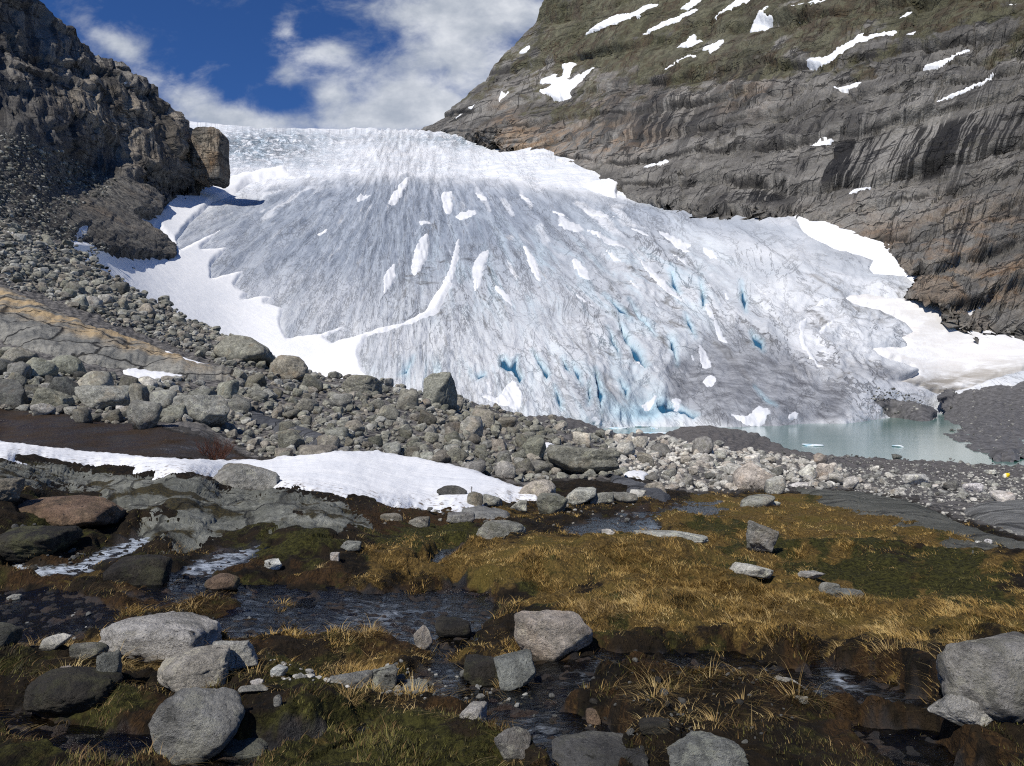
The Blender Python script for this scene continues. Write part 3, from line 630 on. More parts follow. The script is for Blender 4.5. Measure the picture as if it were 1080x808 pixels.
def m_boulder(baked=False):
    m, t = material("rubble_stone" if baked else "boulder_stone"); ob = t.obj()
    if baked: base = t.attrc('tint')
    else:
        oi = t.add('ShaderNodeObjectInfo'); base = oi.outputs['Color']; moss = oi.outputs['Alpha']; rnd = oi.outputs['Random']
        off = t.add('ShaderNodeVectorMath', operation='MULTIPLY_ADD'); t.put(off.inputs[0], (1, 1, 1))
        cr = t.add('ShaderNodeCombineXYZ'); t.put(cr.inputs[0], t.mul(rnd, 40)); t.put(cr.inputs[1], t.mul(rnd, 91))
        t.put(off.inputs[1], ob); t.put(off.inputs[2], cr.outputs[0]); ob = off.outputs[0]
    n1 = t.noise(ob, 1.9, 8, .64, .6); n2 = t.noise(ob, 8, 10, .76, .2); n3 = t.noise(ob, 46, 6, .75)
    k = t.mul(t.step(n1, .32, .68, .62, 1.28), t.step(n2, .3, .68, .52, 1.36))
    cc = t.add('ShaderNodeCombineColor')
    for i in range(3): t.put(cc.inputs[i], k)
    col = t.mix(1.0, base, cc.outputs[0], 'MULTIPLY')
    if not baked:
        warm = t.noise(ob, 1.3, 6, .6, .4); col = t.mix(t.step(warm, .52, .68, 0, .35), col, t.mix(1.0, base, (1.25, .98, .74), 'MULTIPLY'))
        band = t.noise(t.mapv(ob, (1.4, 2.2, 9), rot=(.5, .4, 0)), 1, 7, .65, .7)
        col = t.mix(t.step(band, .54, .68, 0, .5), col, t.mix(1.0, base, (.38, .40, .42), 'MULTIPLY'))
        col = t.mix(t.step(n3, .54, .66, 0, .75), col, t.mix(1.0, base, (.20, .20, .21), 'MULTIPLY')); col = t.mix(t.step(n3, .44, .33, 0, .6), col, t.mix(1.0, base, (1.75, 1.72, 1.65), 'MULTIPLY'))
        col = t.mix(t.step(t.noise(ob, 6.5, 8, .74, .4), .60, .65, 0, .93), col, (.014, .014, .014))
        col = t.mix(t.mul(t.step(t.noise(ob, 4.5, 7, .68), .46, .62), moss), col, t.mix(n3, (.07, .075, .03), (.17, .165, .085)))
        cr1 = t.step(t.noise(ob, 2.6, 9, .7, .6), .57, .62); col = t.mix(t.mul(cr1, .6), col, t.mix(1.0, base, (.33, .34, .33), 'MULTIPLY'))
        pl1 = t.step(t.noise(t.mapv(ob, loc=(5, 3, 1)), 3.4, 9, .72, .4), .57, .61); col = t.mix(t.mul(pl1, .55), col, t.mix(1.0, base, (1.7, 1.7, 1.5), 'MULTIPLY'))
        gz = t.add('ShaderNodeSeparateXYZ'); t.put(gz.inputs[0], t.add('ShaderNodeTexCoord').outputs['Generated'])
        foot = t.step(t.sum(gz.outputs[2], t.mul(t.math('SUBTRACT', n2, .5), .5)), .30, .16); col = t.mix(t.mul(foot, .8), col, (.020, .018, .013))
        frac = None
        t.put(t.b.inputs['Normal'], t.bump(t.sum(t.sum(t.mul(n1, .8), t.mul(n2, 1.0)), t.mul(n3, .3)), .11, 1.0))
    else:
        col = t.mix(t.step(n3, .54, .68, 0, .5), col, (.04, .04, .04))
        t.put(t.b.inputs['Normal'], t.bump(n2, .2, .6))
    t.put(t.b.inputs['Base Color'], col)
    return m
def m_water():
    m, t = material("stream_water"); t.n.remove(t.b); out = t.n['Material Output']; ob = t.obj()
    w1 = t.noise(t.mapv(ob, (4.2, 9, 4)), 1, 6, .6, .8); w2 = t.noise(t.mapv(ob, (17, 30, 17)), 1, 4, .6, .6)
    nrm = t.bump(t.sum(w1, t.mul(w2, .25)), .04, .8)
    gl = t.add('ShaderNodeBsdfGlossy'); gl.inputs['Roughness'].default_value = .15; gl.inputs['Color'].default_value = (.62, .70, .80, 1); t.put(gl.inputs['Normal'], nrm)
    tr = t.add('ShaderNodeBsdfTransparent'); tr.inputs['Color'].default_value = (.50, .47, .40, 1)
    fr = t.add('ShaderNodeFresnel'); fr.inputs['IOR'].default_value = 1.36; t.put(fr.inputs['Normal'], nrm)
    mx = t.add('ShaderNodeMixShader'); t.put(mx.inputs[0], fr.outputs[0]); t.put(mx.inputs[1], tr.outputs[0]); t.put(mx.inputs[2], gl.outputs[0])
    fo = t.add('ShaderNodeBsdfDiffuse'); fo.inputs['Color'].default_value = (.50, .56, .64, 1); t.put(fo.inputs['Normal'], nrm)
    fn = t.noise(t.mapv(ob, (7, 13, 9), rot=(0, 0, .5)), 1, 9, .75, 1.0)
    foam = t.math('MULTIPLY', t.attr('foam'), t.step(t.sum(fn, t.mul(t.math('SUBTRACT', t.attr('foam'), .5), .16)), .44, .68), clamp=True)
    m2 = t.add('ShaderNodeMixShader'); t.put(m2.inputs[0], t.mul(foam, .85)); t.put(m2.inputs[1], mx.outputs[0]); t.put(m2.inputs[2], fo.outputs[0])
    t.l.new(m2.outputs[0], out.inputs['Surface'])
    return m
def m_lake():
    m, t = material("lake_water"); ob = t.obj()
    n = t.noise(t.mapv(ob, (.02, .03, .1)), 1, 5, .6, .5)
    t.put(t.b.inputs['Base Color'], t.mix(t.step(n, .35, .65), (.07, .18, .155), (.125, .225, .195)))
    t.b.inputs['Roughness'].default_value = .12; t.b.inputs['Specular IOR Level'].default_value = .42
    t.put(t.b.inputs['Normal'], t.bump(t.noise(t.mapv(ob, (.5, 1.3, 1)), 1, 6, .6), .05, .35))
    return m
def plain(name, c, rough=.8, var=.3, scale=8):
    m, t = material(name); n = t.noise(t.obj(), scale, 6, .65)
    t.put(t.b.inputs['Base Color'], t.mix(t.step(n, .3, .7), tuple(x * (1 - var) for x in c), c)); t.b.inputs['Roughness'].default_value = rough
    t.put(t.b.inputs['Normal'], t.bump(n, .05, .5)); return m
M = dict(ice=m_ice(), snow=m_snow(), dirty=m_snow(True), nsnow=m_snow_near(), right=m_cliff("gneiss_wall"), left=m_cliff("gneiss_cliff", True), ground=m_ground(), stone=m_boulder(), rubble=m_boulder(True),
         water=m_water(), lake=m_lake(),
         slab=m_bedrock("lichened_slab", (.125, .13, .11), (.27, .275, .24), .75, .5, .5, moss=.95),
         rib=m_bedrock("banded_rib", (.19, .19, .175), (.34, .33, .29), .15, .9, -.4, warm=(.46, .34, .19), sc=.35),
         rslab=m_bedrock("grey_green_slab", (.085, .088, .072), (.16, .16, .135), .3, .3, .9, sc=.5),
         pale=m_bedrock("pale_slab", (.17, .17, .16), (.30, .30, .28), .2, .6, .9, sc=.5),
         wetslab=m_bedrock("wet_slab", (.06, .065, .075), (.14, .145, .155), .1, .3, .9, sc=.5),
         mud=plain("glacial_silt", (.15, .147, .148), .75, .6, .5))

# ---------------------------------------------------------------- the land
def build_glacier():
    top = [(-100, 150), (150, 132), (200, 129), (235, 132), (275, 135), (300, 136), (345, 137), (382, 135), (420, 137), (460, 139), (520, 139), (545, 135), (600, 130), (640, 150), (680, 185), (760, 205), (860, 205), (1000, 260), (1080, 310), (1300, 340)]
    u = np.arange(-20, 1190, 1.25); n = 255
    t_ = np.linspace(0, 1, n)[:, None]; tv = curve(u, top)[None, :] + 1.2 * fbm(UV3(u[None] / 14, 0 * u[None], 4), 3)
    U = np.broadcast_to(u[None, :], (n, len(u))); V = 472 + (tv - 472) * t_
    P = ICE.surf(U, V); A, R = ice_uv(U, V)
    dep, blue = crev(U, V)
    wob = 4 * fbm(UV3(U / 22, V / 12, 2), 4)
    br = V - curve(U, BROW) + wob
    white = sstep(br, 4, -3)
    fall = gauss(U, V, 268, 157, 58, 15) + .2 * gauss(U, V, 420, 148, 120, 7) + .4 * gauss(U, V, 485, 150, 35, 8)
    grn = ridged(UV3(U / 22, V / 6, 5), 4)
    white0 = white
    white = white * (1 - .6 * np.clip(1.25 * fall, 0, 1) * sstep(grn + .35 * fbm(UV3(U / 30, V / 9, 8), 3), .62, .2))
    # old snow lingering between the runnels of the upper right ice
    str_ = fbm(UV3(A * 9, R * 2.4, 6), 3)
    white = np.maximum(white, .85 * sstep(str_, .27, .40) * gauss(U, V, 610, 235, 130, 45, .25))
    white = np.maximum(white, .8 * sstep(str_, .22, .36) * gauss(U, V, 300, 205, 70, 20, -.55))
    grey = np.clip(sstep(br, -4, 16) * (gauss(U, V, 350, 240, 190, 80) * 1.1 + .55 * gauss(U, V, 560, 235, 140, 60)), 0, 1)
    grey = np.clip(grey + .5 * gauss(U, V, 730, 235, 140, 18, .12), 0, 1)
    dark = np.clip(.9 * gauss(U, V, 925, 398, 34, 10, .2) + .8 * gauss(U, V, 885, 418, 14, 18) + (.6 + .4 * sstep(V, 350, 400)) * sstep(sdist(U + 3 * wob, V + 2 * wob, SNOUT), -10, 12) + .55 * gauss(U, V, 650, 420, 50, 22) + .35 * gauss(U, V, 905, 270, 55, 18), 0, 1)
    dirt = np.clip(.30 * sstep(br, 0, 20) + .50 * gauss(U, V, 480, 300, 90, 60) + .45 * gauss(U, V, 640, 360, 110, 45) + .9 * gauss(U, V, 780, 345, 60, 26) + 1.2 * gauss(U, V, 890, 385, 45, 32) + .8 * gauss(U, V, 905, 320, 60, 22)
                   + .8 * gauss(U, V, 215, 205, 26, 8) + .6 * gauss(U, V, 690, 290, 40, 36) + .7 * gauss(U, V, 905, 425, 40, 16) + .5 * np.clip(fall, 0, 1), 0, 1)
    g1, g2 = flow_ridges(U, V); val = np.clip(sstep(g1, .25, -.45) * .7 + sstep(g2, .15, -.5) * .6, 0, 1) * sstep(br, 0, 14)
    dirt = dirt * (1 - .6 * gauss(U, V, 560, 330, 50, 50))
    tint = np.clip(.9 * gauss(U, V, 665, 434, 50, 14) + .65 * gauss(U, V, 640, 410, 90, 40) + .5 * gauss(U, V, 560, 300, 120, 60) + .55 * gauss(U, V, 700, 310, 80, 50) + .6 * gauss(U, V, 250, 150, 30, 10) + .7 * gauss(U, V, 460, 395, 70, 14), 0, 1)
    blue = np.clip(np.maximum(blue, .75 * gauss(U, V, 682, 437, 32, 9)), 0, 1) * sstep(br, -4, 4)
    P = back_rows(P, [30, 120, 400], (0, 1, .02)); e = 3
    return tag(grid_mesh("glacier", P, M['ice'], dict(white=ext(white, e), grey=ext(grey, e), dark=ext(dark, e), dirt=ext(dirt, e), tint=ext(tint, e), blue=ext(blue, e), val=ext(val, e), pu=ext(U / 100, e), pv=ext(V / 100, e), fall=ext(np.clip(1.15 * gauss(U, V, 272, 156, 66, 17) + .35 * gauss(U, V, 420, 147, 130, 6) + .6 * gauss(U, V, 490, 150, 36, 9) + .12 * gauss(U, V, 380, 172, 200, 5), 0, 1) * white0, e)),
                         ext(np.stack([A, R], -1), e), keep=ext(~((U < 150) & (V < 225 + .3 * np.maximum(0, 90 - U))), e)), kind='structure')

def build_right():
    sil = [(430, 140), (445, 137), (457, 132), (470, 121), (482, 110), (500, 92), (515, 78), (530, 65), (540, 54), (552, 40), (562, 24), (571, 9), (580, -4), (600, -34), (640, -90), (720, -150), (1300, -190)]
    bot = [(430, 150), (520, 150), (560, 172), (600, 190), (650, 210), (700, 222), (760, 232), (870, 246), (900, 274), (950, 312), (990, 320), (1010, 334), (1080, 364), (1300, 390)]
    u = np.r_[np.arange(440, 700, 1.3), np.arange(700, 1190, 1.3)]; n = 300
    t_ = np.linspace(0, 1, n)[:, None]; tv = curve(u, sil)[None, :] + (1.6 * fbm(UV3(u[None] / 13, 0 * u[None], 8), 4)) ; bv = curve(u, bot)[None, :]
    U = np.broadcast_to(u[None, :], (n, len(u))); V = bv + (np.minimum(tv, bv - 1) - bv) * t_
    P = RIGHT.surf(U, V)
    edge = sdist(U, V, RIGHTFOOT); P = P + RIGHT.normal(U, V, P=P) * (-sstep(-edge + 3 * fbm(UV3(U / 10, V / 10), 3), 0, 16) * 26 * P[..., 1] / F)[..., None]
    wv = fbm(UV3(U / 45, V / 30, 21), 4); line = V + .10 * (U - 700) + 55 * wv
    cr = right_cracks_and_shade(U, V)
    veg = np.clip(sstep(line, 120, 35) * .85 + .8 * gauss(U, V, 760, 68, 50, 15) + .6 * gauss(U, V, 600, 118, 40, 12) - .45 * gauss(U, V, 545, 30, 40, 80), 0, 1)
    veg = np.clip(veg * (1 - .5 * sstep(U, 860, 1000) * sstep(line, 40, 90)) + .2, 0, 1)
    warm = np.clip(1.2 * gauss(U, V, 560, 152, 55, 18) + .6 * gauss(U, V, 640, 150, 60, 14) + 1.3 * gauss(U, V, 1030, 275, 90, 50) + .5 * gauss(U, V, 900, 235, 60, 20) + .5 * gauss(U, V, 780, 95, 40, 24) + .8 * gauss(U, V, 530, 122, 12, 14) + .3 * gauss(U, V, 650, 110, 60, 40), 0, 1)
    st = np.clip(1.3 * sstep(sdist(U, V, [(845, 178), (870, 160), (930, 135), (1000, 125), (1085, 108), (1190, 90), (1190, 150), (1090, 150), (1030, 172), (960, 190), (900, 200), (850, 195)]), -6, 8)
                 + 1.0 * gauss(U, V, 800, 208, 45, 13) + .7 * gauss(U, V, 700, 130, 60, 34) + .9 * gauss(U, V, 1010, 225, 14, 45) + .55 * gauss(U, V, 880, 140, 60, 22) + .5 * gauss(U, V, 800, 85, 60, 25) + .4 * gauss(U, V, 1030, 100, 60, 25)
                 + .18, 0, 1)
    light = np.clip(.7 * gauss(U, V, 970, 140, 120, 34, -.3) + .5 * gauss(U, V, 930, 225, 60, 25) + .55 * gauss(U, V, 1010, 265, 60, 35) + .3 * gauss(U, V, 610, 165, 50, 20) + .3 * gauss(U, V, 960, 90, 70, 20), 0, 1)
    C = np.stack([(U + .42 * V + 4 * fbm(UV3(U / 50, V / 50, 3), 3)) / 100, (V + .34 * U + 7 * fbm(UV3(U / 90, V / 90, 9), 2)) / 100], -1)
    P = back_rows(P, [20, 80, 300, 900], (.35, 1, -.45)); e = 4
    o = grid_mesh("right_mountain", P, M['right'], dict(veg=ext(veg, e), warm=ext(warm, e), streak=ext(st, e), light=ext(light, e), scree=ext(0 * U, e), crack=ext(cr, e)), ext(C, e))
    o.name = "mountain"; return tag(o, kind='structure')
RIGHTFOOT = [(430, 141), (470, 138), (500, 139), (527, 133), (535, 140), (524, 150), (546, 153), (533, 165), (548, 177), (575, 189), (610, 197), (640, 192), (655, 193), (650, 205), (690, 212), (740, 215), (770, 222), (800, 222), (870, 214), (846, 228),
             (870, 245), (900, 255), (940, 264), (965, 273), (978, 285), (972, 298), (962, 312), (978, 312), (1000, 320), (1030, 328), (1060, 332), (1085, 342), (1300, 360), (1300, -400), (430, -400)]

def build_left():
    sil = [(-300, -330), (-100, -190), (0, -62), (20, -28), (40, 1), (52, 18), (72, 33), (84, 44), (97, 52), (110, 61), (128, 66), (142, 78), (155, 87), (168, 103), (182, 118), (196, 128), (203, 140), (206, 160), (209, 186), (214, 190)]
    bot = [(-300, 310), (0, 292), (80, 290), (110, 272), (150, 276), (186, 275), (214, 270)]
    u = np.arange(-180, 213, 1.2); n = 330
    t_ = np.linspace(0, 1, n)[:, None]; tv = curve(u, sil)[None, :] + 1.4 * fbm(UV3(u[None] / 11, 0 * u[None], 2), 4); bv = curve(u, bot)[None, :]
    U = np.broadcast_to(u[None, :], (n, len(u))); V = bv + (tv - bv) * t_
    P = LEFT.surf(U, V)
    foot = [(-400, 400), (60, 400), (74, 254), (110, 259), (150, 263), (184, 270), (182, 258), (165, 241), (150, 229), (136, 222), (150, 219), (172, 219), (172, 207), (150, 192), (142, 187), (152, 184), (150, 172), (175, 182), (206, 193), (214, 196), (214, -400), (-400, -400)]
    edge = sdist(U, V, foot); P = P + LEFT.normal(U, V, P=P) * (-sstep(-edge + 2.5 * fbm(UV3(U / 7, V / 7), 3), 0, 6) * 12 * P[..., 1] / F)[..., None]
    cl = sstep(curve(U, CLIFFBASE) - V + 5 * fbm(UV3(U / 14, V / 14), 3), -6, 10)
    spur = np.clip(gauss(U, V, 120, 228, 62, 11, .42) + gauss(U, V, 150, 205, 24, 12, .25), 0, 1)
    light = np.clip(1.0 * gauss(U, V, 115, 115, 60, 26, .35) + .8 * gauss(U, V, 170, 150, 40, 36) + .35 * gauss(U, V, 15, 40, 18, 40) + .3 * gauss(U, V, 90, 50, 14, 18), 0, 1) * cl  # paler beige stands in for sunlight on the middle of the cliff
    warm = np.clip(.6 * gauss(U, V, 180, 165, 30, 30) + .5 * gauss(U, V, 110, 118, 50, 20) + .5 * spur, 0, 1)
    C = np.stack([(U - .12 * V) / 100, (V - .45 * U) / 100], -1)
    P = back_rows(P, [20, 80, 260, 700], (-.4, 1, -.5)); e = 4
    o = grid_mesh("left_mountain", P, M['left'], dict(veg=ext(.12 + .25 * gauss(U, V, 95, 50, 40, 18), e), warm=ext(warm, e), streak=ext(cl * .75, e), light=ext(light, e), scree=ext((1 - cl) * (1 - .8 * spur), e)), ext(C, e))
    o.name = "mountain"; return tag(o, kind='structure')

CREST = [(-500, 190), (-100, 218), (0, 234), (40, 244), (70, 257), (90, 285), (130, 301), (165, 319), (200, 338), (230, 353), (280, 373), (330, 394), (400, 406), (440, 416), (480, 421), (520, 429), (555, 439), (580, 437), (610, 443), (650, 457),
         (700, 457), (722, 449), (750, 449), (780, 453), (800, 458), (815, 465), (830, 473), (860, 479), (920, 483), (1000, 487), (1080, 492), (1600, 512)]
MEADOW = [(385, 585), (450, 575), (500, 592), (560, 585), (620, 575), (680, 545), (740, 522), (850, 518), (930, 535), (1010, 562), (1120, 600), (1120, 700), (985, 690), (930, 690), (880, 686), (800, 683), (720, 678), (640, 676), (570, 655), (522, 625), (450, 612), (395, 610)]
def cover(U, V):
    """what grows or lies where"""
    ch = channel(U, V); c = sstep(ch + 7 * fbm(UV3(U / 24, V / 13, 61), 3), 0, 5)
    g = sstep(sdist(U + 6 * fbm(UV3(U / 16, V / 9), 3), V + 4 * fbm(UV3(U / 12, V / 7, 4), 3), GRAVEL), -2, 4)
    bog = sstep(sdist(U, V, BOG), -2, 4)
    nz = fbm(UV3(U / 38, V / 15, 41), 4); nz2 = fbm(UV3(U / 70, V / 22, 77), 3)
    mead = sstep(sdist(U + 22 * nz, V + 9 * nz2, MEADOW), -10, 14)
    gold = np.clip(.75 * gauss(U, V, 860, 545, 110, 20, .12) + .6 * gauss(U, V, 600, 600, 130, 20) + .75 * gauss(U, V, 880, 662, 115, 22, .16) + .35 * gauss(U, V, 720, 635, 80, 30) + .55 * gauss(U, V, 430, 603, 55, 12)
                   + .3 * gauss(U, V, 660, 530, 60, 10) + .45 * gauss(U, V, 540, 540, 90, 12) + .5 * gauss(U, V, 170, 700, 60, 12) + .5 * gauss(U, V, 400, 690, 60, 16) + .45 * mead + .9 * nz * mead
                   - .5 * gauss(U, V, 960, 607, 120, 22, .1) - .4 * gauss(U, V, 720, 605, 40, 10), 0, 1)
    moss = np.clip(.55 * mead * sstep(nz2, -.3, .25) + .75 * gauss(U, V, 400, 790, 130, 40) + .7 * gauss(U, V, 470, 570, 60, 12) + .6 * gauss(U, V, 330, 720, 60, 22) + .55 * gauss(U, V, 60, 560, 50, 14) + .5 * gauss(U, V, 960, 620, 130, 40) + .5 * gauss(U, V, 300, 580, 60, 20)
                   + .45 * gauss(U, V, 60, 780, 90, 40) + .4 * gauss(U, V, 760, 600, 120, 30) + .25, 0, 1)
    rust = np.clip(.7 * gauss(U, V, 450, 548, 110, 18) + .22 * gauss(U, V, 820, 745, 260, 40) + .6 * gauss(U, V, 710, 540, 60, 14) + .6 * gauss(U, V, 400, 670, 60, 20) + .45 * gauss(U, V, 880, 600, 90, 20) + .5 * gauss(U, V, 180, 630, 80, 12)
                   + .7 * gauss(U, V, 20, 462, 60, 10) + .5 * gauss(U, V, 220, 476, 40, 8) + .15, 0, 1)
    bank = sstep(ch, -34, -8) * (1 - g) * (1 - bog) * sstep(V, 560, 600); rust = np.clip(rust + .6 * bank * sstep(nz, -.25, .3), 0, 1); gold = np.clip(gold + .35 * bank * sstep(nz2, .0, .4), 0, 1)
    straw = np.clip(1.0 * gauss(U, V, 170, 703, 55, 12) + .9 * gauss(U, V, 400, 688, 46, 14) + .9 * gauss(U, V, 170, 632, 46, 7) + .8 * gauss(U, V, 420, 598, 50, 10) + .9 * gauss(U, V, 870, 672, 90, 14, .15) + .7 * gauss(U, V, 660, 655, 50, 14) + .7 * gauss(U, V, 400, 745, 40, 10) + .5 * gauss(U, V, 60, 690, 50, 10) + .3 * gauss(U, V, 740, 760, 90, 20), 0, 1)
    silt = np.clip(sstep(sdist(U, V, [(560, 440), (620, 440), (720, 448), (800, 460), (860, 478), (1000, 484), (1200, 495), (1200, 512), (1080, 506), (930, 500), (860, 488), (800, 480), (720, 474), (620, 458)]), -4, 4), 0, 1)
    wet = np.clip(c * .9 + bog * (.62 + .9 * fbm(UV3(U / 55 + V / 20, V / 7, 51), 3)), 0, 1)
    peat = np.clip((1 - g) * sstep(V, 545, 600) * .95, 0, 1)
    return dict(peat=peat, gold=gold * (1 - g) * (1 - c) * (1 - bog), moss=moss * (1 - g) * (1 - c * .4) * (1 - .6 * bog), straw=straw * (1 - g) * (1 - c), rust=np.clip(rust * (1 - g) + .75 * bog, 0, 1), gravel=g * (1 - bog), silt=silt, wet=wet)
def build_ground():
    u = np.r_[np.arange(-1400, -170, 11), np.arange(-170, 1250, 1.35), np.arange(1250, 2500, 11)]
    vv = np.r_[np.linspace(0, 1, 520)]
    top = curve(u, CREST)[None, :]; t_ = vv[:, None]
    U = np.broadcast_to(u[None, :], (len(vv), len(u)))
    V = np.where(t_ < .08, 1000 - (1000 - 830) * t_ / .08, 830 + (top - 830) * (t_ - .08) / .92)
    P = GROUND.surf(U, V); at = cover(U, V); at.pop('peat'); at.pop('straw')
    st = [4, 14, 40]; P = back_rows(P, st, (0, 1, -.42))
    o = grid_mesh("ground", P, M['ground'], {k: ext(a, 3) for k, a in at.items()}, ext(np.stack([U / 100, V / 100], -1), 3))
    tag(o, kind='structure')
    # the land behind and beside the viewer, one broad sheet below the surveyed ground
    xs = np.r_[-400, -120, -40, -14, -6, 0, 6, 14, 40, 120, 400]; ys = np.r_[-400, -120, -40, -10, 0, 1.5, 3]
    X, Y = np.meshgrid(xs.astype(float), ys.astype(float)); Z = -.25 + 0 * X - .05 * np.maximum(X, 0) + .04 * np.maximum(-X, 0) - .3 * (Y > 1)
    o2 = grid_mesh("ground_behind", np.stack([X, Y, Z], -1), M['ground'], {k: 0 * X + v for k, v in dict(gold=.2, moss=.6, rust=.5, gravel=0, silt=0, wet=0).items()}, np.stack([X, Y], -1)); o2.name = "terrain"
    tag(o2, kind='structure')
LAKE_Z = -12.0
def build_water():
    xs = np.linspace(-10, 420, 60); ys = np.linspace(95, 430, 60); X, Y = np.meshgrid(xs, ys)
    tag(grid_mesh("lake", np.stack([X, Y, 0 * X + LAKE_Z], -1), M['lake']), kind='structure')
    Vs, Qs, fo, n0 = [], [], [], 0
    for nm, pl in STREAMS.items():
        p = np.array(pl, float); res = 2.0
        u = np.arange(p[:, 0].min() - 14, p[:, 0].max() + 14, res); v = np.arange(p[:, 1].min() - 14, min(p[:, 1].max() + 14, 850), res)[::-1]
        U, V = np.meshgrid(u, v); sd = sdist(U, V, pl); P = GROUND.base(U, V)
        lift = -.035 + .018 * fbm(P / np.array([.35, .22, .3]), 3) + .012 * noise3(P / .1) - .04 * sstep(-sd, 4, 12)
        P = P + GROUND.normal(U, V, P=P) * lift[..., None]
        keep = sd > -11
        foam = np.clip({'cascade_a': .95, 'cascade_b': .8}.get(nm, 0) * sstep(sd, -4, 5) + .55 * gauss(U, V, 690, 555, 16, 8) + .5 * gauss(U, V, 400, 645, 45, 16) + .6 * gauss(U, V, 885, 712, 14, 7, .4) + .45 * gauss(U, V, 420, 722, 40, 8) + .45 * gauss(U, V, 805, 702, 10, 4)
                       + .45 * gauss(U, V, 560, 765, 30, 18) + .28 * gauss(U, V, 920, 725, 50, 12, .4) + .25 * gauss(U, V, 620, 710, 40, 12) + .5 * gauss(U, V, 565, 576, 18, 3), 0, 1)
        r, c = U.shape; idx = np.arange(r * c).reshape(r, c)
        q = np.stack([idx[:-1, :-1], idx[:-1, 1:], idx[1:, 1:], idx[1:, :-1]], -1).reshape(-1, 4); q = q[keep.ravel()[q].any(1)]
        us = np.unique(q); rm = np.zeros(r * c, np.int64); rm[us] = np.arange(len(us)) + n0
        Vs.append(P.reshape(-1, 3)[us]); Qs.append(rm[q]); fo.append(foam.ravel()[us]); n0 += len(us)
    tag(raw_mesh("stream", np.concatenate(Vs), np.concatenate(Qs), M['water'], dict(foam=np.concatenate(fo))), kind='structure')
GLACIER = build_glacier(); build_right(); build_left(); build_ground(); build_water()
